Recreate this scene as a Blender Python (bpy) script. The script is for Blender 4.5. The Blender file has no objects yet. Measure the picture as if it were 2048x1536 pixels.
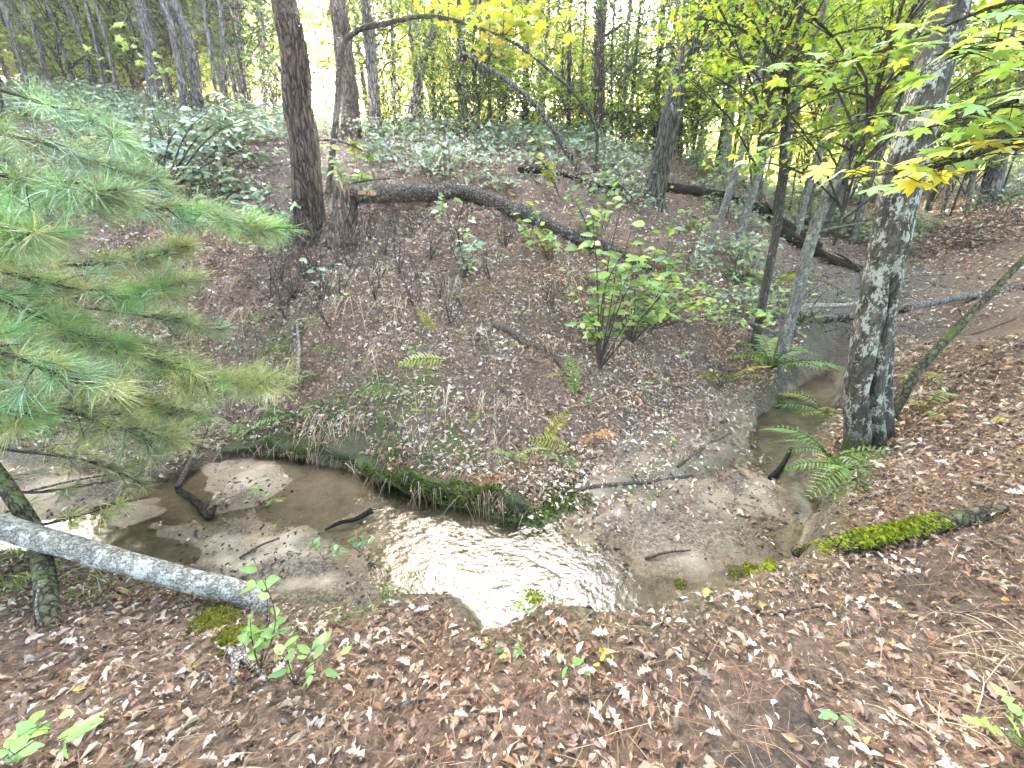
import bpy, math, random
import numpy as np
from mathutils import Vector, Matrix

random.seed(11)
rng = np.random.default_rng(11)
R = math.radians
scene = bpy.context.scene
COL = scene.collection

# ------------------------------------------------------------------ camera
F_PX, CX, CY = 772.0, 1024.0, 768.0          # focal length and centre in photo pixels (2048 x 1536)
PITCH = R(20.0)
CAM = np.array([0.0, 0.0, 1.6])
cam_d = bpy.data.cameras.new('camera')
cam_d.sensor_fit = 'HORIZONTAL'
cam_d.sensor_width = 36.0
cam_d.lens = 36.0 * F_PX / 2048.0
cam_d.clip_start = 0.05
cam_d.clip_end = 2000.0
cam = bpy.data.objects.new('camera', cam_d)
COL.objects.link(cam)
cam.location = CAM
cam.rotation_euler = (math.pi / 2 - PITCH, 0, 0)
scene.camera = cam

# ------------------------------------------------------------------ sky, sun, exposure
SUN_EL, SUN_AZ = R(22.0), R(-22.7)           # azimuth from +Y towards +X
world = bpy.data.worlds.new('World')
scene.world = world
world.use_nodes = True
wn = world.node_tree
wn.nodes.clear()
sky = wn.nodes.new('ShaderNodeTexSky')
sky.sky_type = 'NISHITA'
sky.sun_disc = False
sky.sun_elevation = SUN_EL
sky.sun_rotation = SUN_AZ
sky.air_density = 1.0
sky.dust_density = 6.5
sky.ozone_density = 0.6
bg = wn.nodes.new('ShaderNodeBackground')
bg.inputs[1].default_value = 0.15
wo = wn.nodes.new('ShaderNodeOutputWorld')
wn.links.new(sky.outputs[0], bg.inputs[0])
wn.links.new(bg.outputs[0], wo.inputs[0])

sun_d = bpy.data.lights.new('sun', 'SUN')
sun_d.energy = 4.5
sun_d.angle = R(0.53)
sun_d.color = (1.0, 0.90, 0.76)
sun_o = bpy.data.objects.new('sun', sun_d)
COL.objects.link(sun_o)
SUN_DIR = Vector((math.sin(SUN_AZ) * math.cos(SUN_EL), math.cos(SUN_AZ) * math.cos(SUN_EL), math.sin(SUN_EL)))
sun_o.rotation_euler = SUN_DIR.to_track_quat('Z', 'Y').to_euler()
sun_o.location = (-10, 20, 30)

scene.view_settings.view_transform = 'Standard'
scene.view_settings.look = 'None'
scene.view_settings.exposure = 4.95
scene.view_settings.gamma = 1.0
cy = scene.cycles
cy.max_bounces = 5
cy.diffuse_bounces = 3
cy.glossy_bounces = 2
cy.transmission_bounces = 3
cy.transparent_max_bounces = 6
cy.caustics_reflective = False
cy.caustics_refractive = False
cy.sample_clamp_indirect = 6.0
cy.use_adaptive_sampling = True
cy.adaptive_threshold = 0.02
cy.use_denoising = True

# ------------------------------------------------------------------ small helpers
def ray(px, py):
    u = (px - CX) / F_PX
    v = (CY - py) / F_PX
    return np.array([u, math.cos(PITCH) + v * math.sin(PITCH), -math.sin(PITCH) + v * math.cos(PITCH)])

def atY(px, py, Y):
    d = ray(px, py)
    return CAM + d * (Y / d[1])

def atZ(px, py, Z):
    d = ray(px, py)
    return CAM + d * ((Z - CAM[2]) / d[2])

def proj(P):
    P = np.asarray(P, float) - CAM
    dep = P[..., 1] * math.cos(PITCH) - P[..., 2] * math.sin(PITCH)
    up = P[..., 1] * math.sin(PITCH) + P[..., 2] * math.cos(PITCH)
    dep = np.where(np.abs(dep) < 1e-6, 1e-6, dep)
    return CX + F_PX * P[..., 0] / dep, CY - F_PX * up / dep, dep

def smooth(a, b, x):
    t = np.clip((x - a) / (b - a), 0, 1)
    return t * t * (3 - 2 * t)

_lat = np.random.default_rng(5).random((256, 256))
def vnoise(x, y):
    xi = np.floor(x).astype(int); yi = np.floor(y).astype(int)
    fx = x - xi; fy = y - yi
    fx = fx * fx * (3 - 2 * fx); fy = fy * fy * (3 - 2 * fy)
    a = _lat[xi & 255, yi & 255]; b = _lat[(xi + 1) & 255, yi & 255]
    c = _lat[xi & 255, (yi + 1) & 255]; d = _lat[(xi + 1) & 255, (yi + 1) & 255]
    return (a * (1 - fx) + b * fx) * (1 - fy) + (c * (1 - fx) + d * fx) * fy

def fbm(x, y, octv=4):
    s = 0; a = 0.5
    for k in range(octv):
        s = s + a * (vnoise(x * 2 ** k + 17.3 * k, y * 2 ** k + 9.1 * k) - 0.5)
        a *= 0.5
    return s

def in_poly(x, y, poly):
    poly = np.asarray(poly, float)
    x = np.asarray(x, float); y = np.asarray(y, float)
    ins = np.zeros(x.shape, bool)
    j = len(poly) - 1
    for i in range(len(poly)):
        xi, yi = poly[i]; xj, yj = poly[j]
        if yi != yj:
            ins ^= ((yi > y) != (yj > y)) & (x < (xj - xi) * (y - yi) / (yj - yi) + xi)
        j = i
    return ins

def sd_poly(x, y, poly):
    """distance to the outline, negative inside"""
    poly = np.asarray(poly, float)
    x = np.asarray(x, float); y = np.asarray(y, float)
    d2 = np.full(x.shape, 1e9)
    for i in range(len(poly)):
        ax, ay = poly[i - 1]; bx, by = poly[i]
        ex, ey = bx - ax, by - ay
        t = np.clip(((x - ax) * ex + (y - ay) * ey) / (ex * ex + ey * ey + 1e-12), 0, 1)
        d2 = np.minimum(d2, (x - ax - t * ex) ** 2 + (y - ay - t * ey) ** 2)
    d = np.sqrt(d2)
    return np.where(in_poly(x, y, poly), -d, d)

def catmull(P, n):
    P = np.asarray(P, float)
    if len(P) == 2:
        t = np.linspace(0, 1, n)[:, None]
        return P[0] * (1 - t) + P[1] * t
    Q = np.vstack([2 * P[0] - P[1], P, 2 * P[-1] - P[-2]])
    out = []
    m = len(P) - 1
    for s in np.linspace(0, m - 1e-6, n):
        i = int(s); t = s - i
        p0, p1, p2, p3 = Q[i], Q[i + 1], Q[i + 2], Q[i + 3]
        out.append(0.5 * (2 * p1 + (p2 - p0) * t + (2 * p0 - 5 * p1 + 4 * p2 - p3) * t * t + (3 * p1 - p0 - 3 * p2 + p3) * t ** 3))
    return np.array(out)

def tag(o, label, cat=None, group=None, kind=None):
    if label: o['label'] = label
    if cat: o['category'] = cat
    if group: o['group'] = group
    if kind: o['kind'] = kind
    return o

def empty(name, loc, label, cat, group=None):
    o = bpy.data.objects.new(name, None)
    o.empty_display_size = 0.1
    COL.objects.link(o)
    o.location = [float(c) for c in loc]
    return tag(o, label, cat, group)

class MB:
    """collects vertices, faces and a colour for each vertex"""
    def __init__(self):
        self.V = []; self.F = []; self.C = []; self.n = 0
    def add(self, V, Fs, col=None):
        V = np.asarray(V, float).reshape(-1, 3)
        if not isinstance(Fs, list): Fs = [Fs]
        for f in Fs:
            self.F.append(np.asarray(f, int) + self.n)
        self.V.append(V)
        if col is None: col = (1, 1, 1)
        col = np.asarray(col, float)
        if col.ndim == 1: col = np.tile(col, (len(V), 1))
        self.C.append(col)
        self.n += len(V)
    def mesh(self, name, mat, origin=(0, 0, 0), smooth_=True):
        V = np.vstack(self.V) - np.asarray(origin, float)
        C = np.vstack(self.C)
        me = bpy.data.meshes.new(name)
        me.vertices.add(len(V))
        me.vertices.foreach_set('co', V.astype(np.float32).ravel())
        tot = [np.full(len(f), f.shape[1], int) for f in self.F]
        lt = np.concatenate(tot)
        lv = np.concatenate([f.ravel() for f in self.F])
        ls = np.concatenate([[0], np.cumsum(lt)[:-1]])
        me.loops.add(len(lv)); me.loops.foreach_set('vertex_index', lv.astype(np.int32))
        me.polygons.add(len(lt))
        me.polygons.foreach_set('loop_start', ls.astype(np.int32))
        me.polygons.foreach_set('loop_total', lt.astype(np.int32))
        me.polygons.foreach_set('use_smooth', np.full(len(lt), smooth_, bool))
        at = me.color_attributes.new('col', 'FLOAT_COLOR', 'POINT')
        at.data.foreach_set('color', np.hstack([C, np.ones((len(C), 1))]).astype(np.float32).ravel())
        me.update(calc_edges=True)
        if mat: me.materials.append(mat)
        return me
    def obj(self, name, mat, parent=None, origin=None, smooth_=True):
        if origin is None:
            origin = parent['_o'] if parent is not None and '_o' in parent else (0, 0, 0)
        if parent is not None:
            origin = world_loc(parent)
            me = self.mesh(name, mat, origin, smooth_)
            o = bpy.data.objects.new(name, me); COL.objects.link(o)
            o.parent = parent
        else:
            me = self.mesh(name, mat, origin, smooth_)
            o = bpy.data.objects.new(name, me); COL.objects.link(o)
            o.location = [float(c) for c in origin]
        return o

def world_loc(o):
    p = np.zeros(3)
    while o is not None:
        p = p + np.array(o.location); o = o.parent
    return p

def frames(P):
    T = np.gradient(P, axis=0)
    T /= np.linalg.norm(T, axis=1)[:, None] + 1e-9
    N = np.zeros_like(T)
    a = np.array([1.0, 0, 0]) if abs(T[0][0]) < 0.8 else np.array([0, 1.0, 0])
    n = a - T[0] * a.dot(T[0]); n /= np.linalg.norm(n)
    for i in range(len(P)):
        n = n - T[i] * n.dot(T[i]); n /= np.linalg.norm(n) + 1e-9
        N[i] = n
    return T, N, np.cross(T, N)

def tube(P, rad, sides=8, rough=0.0, flare=0.0, seed=0, caps=True):
    P = np.asarray(P, float); rad = np.asarray(rad, float)
    n = len(P)
    T, N, B = frames(P)
    th = np.linspace(0, 2 * math.pi, sides, endpoint=False)
    rr = np.tile(rad[:, None], (1, sides))
    if rough > 0 or flare > 0:
        s = np.concatenate([[0], np.cumsum(np.linalg.norm(np.diff(P, axis=0), axis=1))])
        S, TH = np.meshgrid(s, th, indexing='ij')
        cx, sy = np.cos(TH) * 1.7 + seed * 3.1, np.sin(TH) * 1.7 + S * 2.2 + seed
        rr = rr * (1 + rough * 2 * fbm(cx, sy + seed * 5.7, 3) + rough * 0.8 * (vnoise(TH * 4 + seed, S * 6) - 0.5))
        if flare > 0:
            k = 3 + seed % 3
            rr = rr * (1 + flare * np.exp(-S / 0.22) * (0.8 + 0.55 * np.cos(k * TH + seed)))
    V = P[:, None, :] + rr[..., None] * (np.cos(th)[None, :, None] * N[:, None, :] + np.sin(th)[None, :, None] * B[:, None, :])
    V = V.reshape(-1, 3)
    i = np.arange(n - 1)[:, None] * sides
    j = np.arange(sides)[None, :]
    a = (i + j).ravel(); b = (i + (j + 1) % sides).ravel()
    F = np.stack([a, b, b + sides, a + sides], 1)
    Fs = [F]
    if caps:
        V = np.vstack([V, P[0], P[-1]])
        c0, c1 = n * sides, n * sides + 1
        jj = np.arange(sides)
        Fs.append(np.stack([(jj + 1) % sides, jj, np.full(sides, c0)], 1))
        Fs.append(np.stack([(n - 1) * sides + jj, (n - 1) * sides + (jj + 1) % sides, np.full(sides, c1)], 1))
    return V, Fs

# ------------------------------------------------------------------ node materials
def new_mat(name):
    m = bpy.data.materials.new(name); m.use_nodes = True
    m.node_tree.nodes.clear()
    return m, m.node_tree, m.node_tree.nodes, m.node_tree.links

def nd(nt, t, **kw):
    n = nt.nodes.new(t)
    for k, v in kw.items():
        if k == 'inp':
            for a, b in v.items(): n.inputs[a].default_value = b
        else: setattr(n, k, v)
    return n

def ramp(nt, fac, stops):
    r = nt.nodes.new('ShaderNodeValToRGB')
    el = r.color_ramp.elements
    while len(el) > 1: el.remove(el[0])
    el[0].position = stops[0][0]; el[0].color = (*stops[0][1], 1) if len(stops[0][1]) == 3 else stops[0][1]
    for p, c in stops[1:]:
        e = el.new(p); e.color = (*c, 1)
    nt.links.new(fac, r.inputs[0])
    return r.outputs[0]

def mixc(nt, fac, a, b, typ='MIX'):
    m = nt.nodes.new('ShaderNodeMix'); m.data_type = 'RGBA'; m.blend_type = typ
    for s, v in ((0, fac), (6, a), (7, b)):
        if hasattr(v, 'is_linked') or isinstance(v, bpy.types.NodeSocket): nt.links.new(v, m.inputs[s])
        elif isinstance(v, (int, float)): m.inputs[s].default_value = v
        else: m.inputs[s].default_value = (*v, 1)
    return m.outputs[2]

def noise(nt, vec, scale, detail=4, rough=0.55):
    n = nt.nodes.new('ShaderNodeTexNoise')
    n.inputs['Scale'].default_value = scale; n.inputs['Detail'].default_value = detail; n.inputs['Roughness'].default_value = rough
    if vec is not None: nt.links.new(vec, n.inputs['Vector'])
    return n.outputs[0]

def mapping(nt, scale, coord='Object'):
    tc = nt.nodes.new('ShaderNodeTexCoord')
    mp = nt.nodes.new('ShaderNodeMapping'); mp.inputs['Scale'].default_value = scale
    nt.links.new(tc.outputs[coord], mp.inputs[0])
    return mp.outputs[0]

def bark(name, dark, light, lichen=(0.38, 0.40, 0.33), lich_amt=0.25, ridge=9.0, stretch=0.16, moss=None, moss_h=0.6, depth=0.02, lscale=7.0, crack=0.9):
    m, nt, ns, L = new_mat(name)
    v = mapping(nt, (ridge, ridge, ridge * stretch))
    n1 = noise(nt, v, 2.2, 6, 0.7)
    nv = ns.new('ShaderNodeTexNoise'); nv.inputs['Scale'].default_value = 1.3; nv.inputs['Detail'].default_value = 3; L.new(v, nv.inputs['Vector'])
    va = ns.new('ShaderNodeVectorMath'); va.operation = 'MULTIPLY_ADD'; L.new(nv.outputs['Color'], va.inputs[0]); va.inputs[1].default_value = (.9, .9, .9); L.new(v, va.inputs[2])
    vor = ns.new('ShaderNodeTexVoronoi'); vor.feature = 'DISTANCE_TO_EDGE'; vor.inputs['Scale'].default_value = 1.5
    L.new(va.outputs[0], vor.inputs['Vector'])
    plate = ns.new('ShaderNodeTexVoronoi'); plate.feature = 'F1'; plate.inputs['Scale'].default_value = 1.5; L.new(va.outputs[0], plate.inputs['Vector'])
    c = ramp(nt, n1, [(0.30, dark), (0.50, tuple(0.5 * (a + b) for a, b in zip(dark, light))), (0.66, light), (0.8, tuple(min(.8, 1.35 * a) for a in light))])
    c = mixc(nt, .55, c, ramp(nt, plate.outputs['Color'], [(0.1, (.55, .55, .55)), (0.9, (1.4, 1.38, 1.35))]), 'MULTIPLY')
    ck = ramp(nt, vor.outputs[0], [(0.02, (.10, .09, .085)), (0.16, (1, 1, 1))])
    c = mixc(nt, crack, c, ck, 'MULTIPLY')
    sp = noise(nt, mapping(nt, (1, 1, .5)), 90, 4, .8)
    c = mixc(nt, .8, c, ramp(nt, sp, [(0.32, (.5, .5, .5)), (0.66, (1.5, 1.5, 1.5))]), 'MULTIPLY')
    v2 = mapping(nt, (1, 1, 0.6))
    l1 = noise(nt, v2, lscale, 5, 0.7)
    l2 = noise(nt, v2, lscale * 6, 3, 0.7)
    add = ns.new('ShaderNodeMath'); add.operation = 'MULTIPLY_ADD'
    L.new(l2, add.inputs[0]); add.inputs[1].default_value = 0.45; L.new(l1, add.inputs[2])
    th = 0.93 - 0.30 * lich_amt
    lm = ramp(nt, add.outputs[0], [(th, (0, 0, 0)), (th + 0.05, (.9, .9, .9))])
    lc = mixc(nt, sp, lichen, tuple(min(1, x * 0.5) for x in lichen))
    c = mixc(nt, lm, c, lc)
    if moss:
        tc = ns.new('ShaderNodeTexCoord'); spz = ns.new('ShaderNodeSeparateXYZ'); L.new(tc.outputs['Object'], spz.inputs[0])
        ma = ns.new('ShaderNodeMath'); ma.operation = 'MULTIPLY_ADD'; L.new(spz.outputs[2], ma.inputs[0])
        ma.inputs[1].default_value = -0.5 / moss_h; L.new(l1, ma.inputs[2])
        mm = ramp(nt, ma.outputs[0], [(0.30, (0, 0, 0)), (0.48, (1, 1, 1))])
        c = mixc(nt, mm, c, moss)
    bs = ns.new('ShaderNodeBsdfPrincipled'); bs.inputs['Roughness'].default_value = 0.9
    bs.inputs['Specular IOR Level'].default_value = 0.2
    L.new(c, bs.inputs['Base Color'])
    bp = ns.new('ShaderNodeBump'); bp.inputs['Strength'].default_value = 1.0; bp.inputs['Distance'].default_value = depth * 1.4
    mn = ns.new('ShaderNodeMath'); mn.operation = 'MINIMUM'; L.new(vor.outputs[0], mn.inputs[0]); mn.inputs[1].default_value = .22
    m2 = ns.new('ShaderNodeMath'); m2.operation = 'MULTIPLY_ADD'; L.new(mn.outputs[0], m2.inputs[0]); m2.inputs[1].default_value = 3.0 * crack; L.new(n1, m2.inputs[2])
    L.new(m2.outputs[0], bp.inputs['Height']); L.new(bp.outputs[0], bs.inputs['Normal'])
    o = ns.new('ShaderNodeOutputMaterial'); L.new(bs.outputs[0], o.inputs[0])
    return m

def leafmat(name, trans=0.4, gloss=0.12, rough=0.4, warm=(1.15, 1.1, 0.55), veins=False):
    """colour = vertex colour x object colour; thin sheet that lets light through"""
    m, nt, ns, L = new_mat(name)
    at = ns.new('ShaderNodeAttribute'); at.attribute_name = 'col'
    oi = ns.new('ShaderNodeObjectInfo')
    c = mixc(nt, 1.0, at.outputs['Color'], oi.outputs['Color'], 'MULTIPLY')
    nz = noise(nt, mapping(nt, (1, 1, 1)), 60.0, 2)
    c = mixc(nt, 0.5, c, ramp(nt, nz, [(0.3, (0.72, 0.72, 0.72)), (0.7, (1.15, 1.15, 1.1))]), 'MULTIPLY')
    df = ns.new('ShaderNodeBsdfDiffuse'); L.new(c, df.inputs[0])
    last = df.outputs[0]
    if trans > 0:
        tr = ns.new('ShaderNodeBsdfTranslucent'); L.new(mixc(nt, 1.0, c, warm, 'MULTIPLY'), tr.inputs[0])
        mx = ns.new('ShaderNodeMixShader'); mx.inputs[0].default_value = trans
        L.new(last, mx.inputs[1]); L.new(tr.outputs[0], mx.inputs[2]); last = mx.outputs[0]
    if gloss > 0:
        gl = ns.new('ShaderNodeBsdfGlossy'); gl.inputs['Roughness'].default_value = rough
        gl.inputs[0].default_value = (1, 1, 1, 1)
        fr = ns.new('ShaderNodeLayerWeight'); fr.inputs[0].default_value = 0.3
        mm = ns.new('ShaderNodeMath'); mm.operation = 'MULTIPLY_ADD'; L.new(fr.outputs['Fresnel'], mm.inputs[0])
        mm.inputs[1].default_value = gloss * 2.0; mm.inputs[2].default_value = gloss * 0.25
        mx = ns.new('ShaderNodeMixShader'); L.new(mm.outputs[0], mx.inputs[0])
        L.new(last, mx.inputs[1]); L.new(gl.outputs[0], mx.inputs[2]); last = mx.outputs[0]
    o = ns.new('ShaderNodeOutputMaterial'); L.new(last, o.inputs[0])
    return m

M_LEAF = leafmat('live_leaf', 0.45, 0.12, 0.38, (1.45, 1.4, .6))
M_CROWN = leafmat('canopy_leaf', 0.55, 0.05, 0.5, (1.7, 1.7, .7))
M_GLOSSY_LEAF = leafmat('waxy_leaf', 0.25, 0.30, 0.32, (1.05, 1.1, 0.7))
M_NEEDLE = leafmat('pine_needle', 0.30, 0.12, 0.45, (1.1, 1.1, 0.6))
M_LITTER = leafmat('dead_leaf', 0.12, 0.10, 0.5, (1.1, 0.95, 0.8))
M_MOSS = leafmat('moss', 0.3, 0.0, 0.5, (1.1, 1.1, 0.5))
M_STRAW = leafmat('dry_straw', 0.25, 0.05, 0.5, (1.1, 1.0, 0.8))

B_PINE = bark('pine_bark', (0.040, 0.028, 0.022), (0.19, 0.14, 0.115), lich_amt=0.12, ridge=13, stretch=0.22, depth=0.03)
B_OAK = bark('oak_bark', (0.035, 0.032, 0.028), (0.20, 0.185, 0.165), lich_amt=0.30, ridge=15, stretch=0.14, depth=0.025)
B_MAPLE = bark('maple_bark', (0.028, 0.025, 0.021), (0.115, 0.102, 0.085), lichen=(0.44, 0.46, 0.39), lich_amt=0.62, ridge=10, stretch=0.35,
               moss=(0.045, 0.065, 0.02), moss_h=0.55, depth=0.014, lscale=11, crack=.45)
B_LICHEN = bark('lichen_bark', (0.065, 0.062, 0.052), (0.21, 0.20, 0.175), lichen=(0.36, 0.39, 0.31), lich_amt=0.5, ridge=18, stretch=0.4, depth=0.008, lscale=14, crack=.4)
B_DARK = bark('dark_bark', (0.02, 0.019, 0.016), (0.11, 0.10, 0.085), lich_amt=0.25, ridge=18, stretch=0.4, depth=0.008, crack=.5)
B_GREY = bark('grey_far_bark', (0.085, 0.075, 0.066), (0.28, 0.25, 0.225), lich_amt=0.2, ridge=12, stretch=0.25, depth=0.02)
B_PALE = bark('pale_far_bark', (0.16, 0.15, 0.14), (0.40, 0.38, 0.35), lich_amt=0.3, ridge=12, stretch=0.3, depth=0.01)
B_LOG = bark('fallen_log_bark', (0.035, 0.029, 0.024), (0.23, 0.19, 0.165), lichen=(0.36, 0.42, 0.38), lich_amt=0.34, ridge=16, stretch=1.0, depth=0.02)
B_ROT = bark('rotten_log', (0.016, 0.012, 0.010), (0.085, 0.06, 0.045), lich_amt=0.05, ridge=16, stretch=1.0, depth=0.02)
B_BIRCH = bark('flaky_white_bark', (0.13, 0.12, 0.10), (0.42, 0.40, 0.35), lichen=(0.66, 0.64, 0.58), lich_amt=0.60, ridge=22, stretch=1.6, depth=0.014, lscale=16, crack=.55)
B_BLEACH = bark('bleached_wood', (0.20, 0.17, 0.145), (0.52, 0.47, 0.42), lich_amt=0.1, ridge=30, stretch=0.8, depth=0.006)
B_STICK = bark('stick_bark', (0.05, 0.038, 0.030), (0.21, 0.16, 0.125), lich_amt=0.12, ridge=40, stretch=0.8, depth=0.004)
B_WET = bark('wet_black_wood', (0.006, 0.006, 0.006), (0.035, 0.03, 0.028), lich_amt=0.0, ridge=40, stretch=0.8, depth=0.004)
B_MOSSY = bark('mossy_bark', (0.045, 0.045, 0.025), (0.13, 0.12, 0.08), lichen=(0.10, 0.13, 0.035), lich_amt=0.5, ridge=16, stretch=0.5, depth=0.01)
B_RAW = bark('raw_split_wood', (0.30, 0.17, 0.08), (0.62, 0.42, 0.24), lich_amt=0.0, ridge=40, stretch=0.15, depth=0.008)
B_TWIG = bark('twig_bark', (0.035, 0.03, 0.024), (0.13, 0.11, 0.09), lich_amt=0.2, ridge=60, stretch=0.5, depth=0.002)

# ------------------------------------------------------------------ terrain: thin-plate surface through points read off the banks and hillside
WL = -0.5                                     # water level
ctrl = []
def cY(px, py, Y): ctrl.append(atY(px, py, Y))
def cZ(px, py, Z): ctrl.append(atZ(px, py, Z))
def cW(x, y, z): ctrl.append(np.array([x, y, z], float))
# near bank
for a in [(1024, 1536, 0), (0, 1536, -0.02), (2048, 1536, 0.12), (0, 1350, -0.1), (300, 1300, -0.2), (500, 1300, -0.2), (700, 1300, -0.18), (1000, 1330, -0.06),
          (1300, 1300, -0.02), (1300, 1200, -0.1), (1150, 1215, -0.1), (1500, 1150, -0.08), (1640, 1095, -0.08), (1800, 1080, 0.02), (1950, 1050, 0.12), (2048, 1200, 0.16),
          (400, 1190, -0.36), (600, 1215, -0.4), (800, 1210, -0.4), (0, 1130, -0.36), (200, 1180, -0.34)]: cZ(*a)
# bank beside the leaning maple and the slope behind it
for a in [(1735, 890, -0.22), (1830, 920, 0.02), (1900, 900, 0.15), (2048, 900, 0.36), (1720, 830, -0.33), (1850, 800, 0.10), (2000, 700, 0.5), (1800, 720, 0.0)]: cZ(*a)
for a in [(2048, 590, 6.6), (1900, 560, 8.0), (1760, 660, 6.9), (1700, 520, 12.0), (1800, 450, 14), (1700, 400, 18), (2000, 450, 11), (2040, 380, 13.5)]: cY(*a)
# mound across the stream
for a in [(900, 900, 3.35), (900, 700, 4.3), (900, 560, 5.2), (900, 460, 6.0), (900, 395, 6.6), (900, 330, 8.5), (900, 280, 12.0),
          (700, 900, 3.5), (700, 700, 4.45), (700, 560, 5.3), (700, 460, 6.1), (700, 350, 8.0), (700, 270, 12.0),
          (600, 460, 6.2), (600, 700, 4.7), (560, 560, 5.6), (560, 860, 3.85), (430, 880, 4.0), (420, 740, 4.8), (400, 520, 6.2),
          (1050, 980, 3.15), (1050, 850, 3.65), (1050, 700, 4.5), (1080, 560, 5.5), (1080, 440, 6.7), (1100, 350, 9.0), (1100, 290, 13),
          (1250, 700, 4.9), (1280, 560, 6.3), (1310, 400, 9.5), (1300, 305, 14), (1450, 480, 9.0), (1420, 340, 13.5), (1500, 620, 7.0), (1520, 700, 5.8), (1560, 500, 10.0), (1560, 420, 13),
          (300, 700, 4.9), (300, 400, 7.5), (300, 250, 12), (100, 200, 14), (50, 330, 9.0), (60, 560, 6.0), (100, 780, 4.6)]: cY(*a)
for a in [(1400, 800, -0.28), (1250, 850, -0.24), (1250, 950, -0.41), (1400, 930, -0.4), (1470, 860, -0.36), (1150, 1000, -0.42), (0, 860, -0.3), (1590, 730, -0.25)]: cZ(*a)
for a in [(-30, 30, 6.5), (0, 30, 4.6), (30, 30, 4.0), (0, 60, 5.0), (60, 60, 5), (-60, 60, 7), (40, 5, 4.5), (-40, 5, 5.5), (-12, 1, 0.2), (9, 1, 1.0), (0, -4, 0.15), (-6, -4, 0.1), (6, -4, 0.6),
          (0, -40, 1), (40, -40, 3), (-40, -40, 2), (15, 6, 2.4), (-9, 3, -0.1), (0, 20, 4.7), (-15, 20, 6.0), (15, 20, 4.0)]: cW(*a)
ctrl = np.array(ctrl)
def _phi(r2): return np.where(r2 > 1e-12, 0.5 * r2 * np.log(r2 + 1e-12), 0.0)
def _fit(P, lam):
    n = len(P)
    d2 = ((P[:, None, :2] - P[None, :, :2]) ** 2).sum(-1)
    A = np.zeros((n + 3, n + 3)); A[:n, :n] = _phi(d2) + lam * np.eye(n)
    A[:n, n] = 1; A[:n, n + 1:] = P[:, :2]; A[n, :n] = 1; A[n + 1:, :n] = P[:, :2].T
    return np.linalg.solve(A, np.concatenate([P[:, 2], np.zeros(3)]))
_w = _fit(ctrl, 0.10)
def tps(X, Y):
    X = np.asarray(X, float); Y = np.asarray(Y, float)
    out = np.empty(X.size); xf = X.ravel(); yf = Y.ravel()
    for s in range(0, X.size, 20000):
        x = xf[s:s + 20000]; y = yf[s:s + 20000]
        d2 = (x[:, None] - ctrl[None, :, 0]) ** 2 + (y[:, None] - ctrl[None, :, 1]) ** 2
        out[s:s + 20000] = _phi(d2) @ _w[:-3] + _w[-3] + _w[-2] * x + _w[-1] * y
    r = np.hypot(xf, yf)
    k = smooth(45, 90, r)
    out = out * (1 - k) + 5.0 * k
    return out.reshape(X.shape)

bed_px = [(-400, 895, WL), (0, 915, WL), (130, 925, WL), (260, 945, WL), (330, 955, WL), (400, 930, WL), (430, 912, WL), (560, 905, WL), (640, 915, WL), (740, 942, WL), (800, 978, WL),
          (860, 1000, WL), (950, 1015, WL), (1000, 1030, WL), (1080, 1052, WL), (1110, 1030, WL), (1200, 990, WL), (1300, 965, WL), (1400, 945, WL), (1475, 905, WL), (1490, 870, WL), (1500, 835, WL),
          (1540, 805, WL), (1580, 765, WL), (1610, 725, WL), (1645, 695, WL), (1690, 672, WL), (1760, 668, WL), (1725, 720, WL), (1705, 760, WL), (1690, 800, WL), (1660, 850, WL), (1630, 900, WL),
          (1612, 950, WL), (1640, 985, WL), (1660, 1010, WL), (1650, 1055, WL), (1610, 1097, -0.1), (1500, 1135, -0.08), (1400, 1165, -0.08), (1300, 1197, -0.1), (1210, 1213, -0.1),
          (1140, 1200, -0.12), (1080, 1185, -0.12), (1020, 1225, -0.15), (1000, 1262, -0.25), (965, 1275, -0.3), (930, 1240, -0.38), (900, 1205, -0.42), (800, 1190, -0.43),
          (700, 1215, -0.43), (600, 1195, -0.43), (500, 1190, -0.4), (400, 1150, -0.4), (250, 1110, -0.4), (0, 1085, -0.4), (-400, 1050, -0.4)]
BED = np.array([atZ(*p)[:2] for p in bed_px])
def zpoly(pts, z=WL): return np.array([atZ(a, b, z)[:2] for a, b in pts])
BARS = [zpoly([(380, 985), (430, 935), (500, 918), (560, 915), (600, 935), (570, 965), (480, 1010), (420, 1035), (390, 1015)]),
        zpoly([(-200, 920), (0, 925), (220, 945), (330, 990), (310, 1030), (0, 1045), (-200, 1040)]),
        zpoly([(300, 1050), (560, 1030), (680, 1070), (730, 1120), (790, 1165), (900, 1190), (880, 1240), (500, 1240), (380, 1160)]),
        zpoly([(1110, 1060), (1180, 1010), (1300, 970), (1400, 950), (1490, 905), (1560, 975), (1565, 1060), (1490, 1125), (1350, 1160), (1240, 1130), (1160, 1090)])]

def masks(X, Y):
    d = sd_poly(X, Y, BED)
    bar = np.zeros(np.shape(X))
    for p in BARS:
        bar = np.maximum(bar, 1 - smooth(-0.25, 0.22, sd_poly(X, Y, p) + 0.5 * fbm(X * 2.7, Y * 2.7, 4)))
    return d, bar

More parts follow.
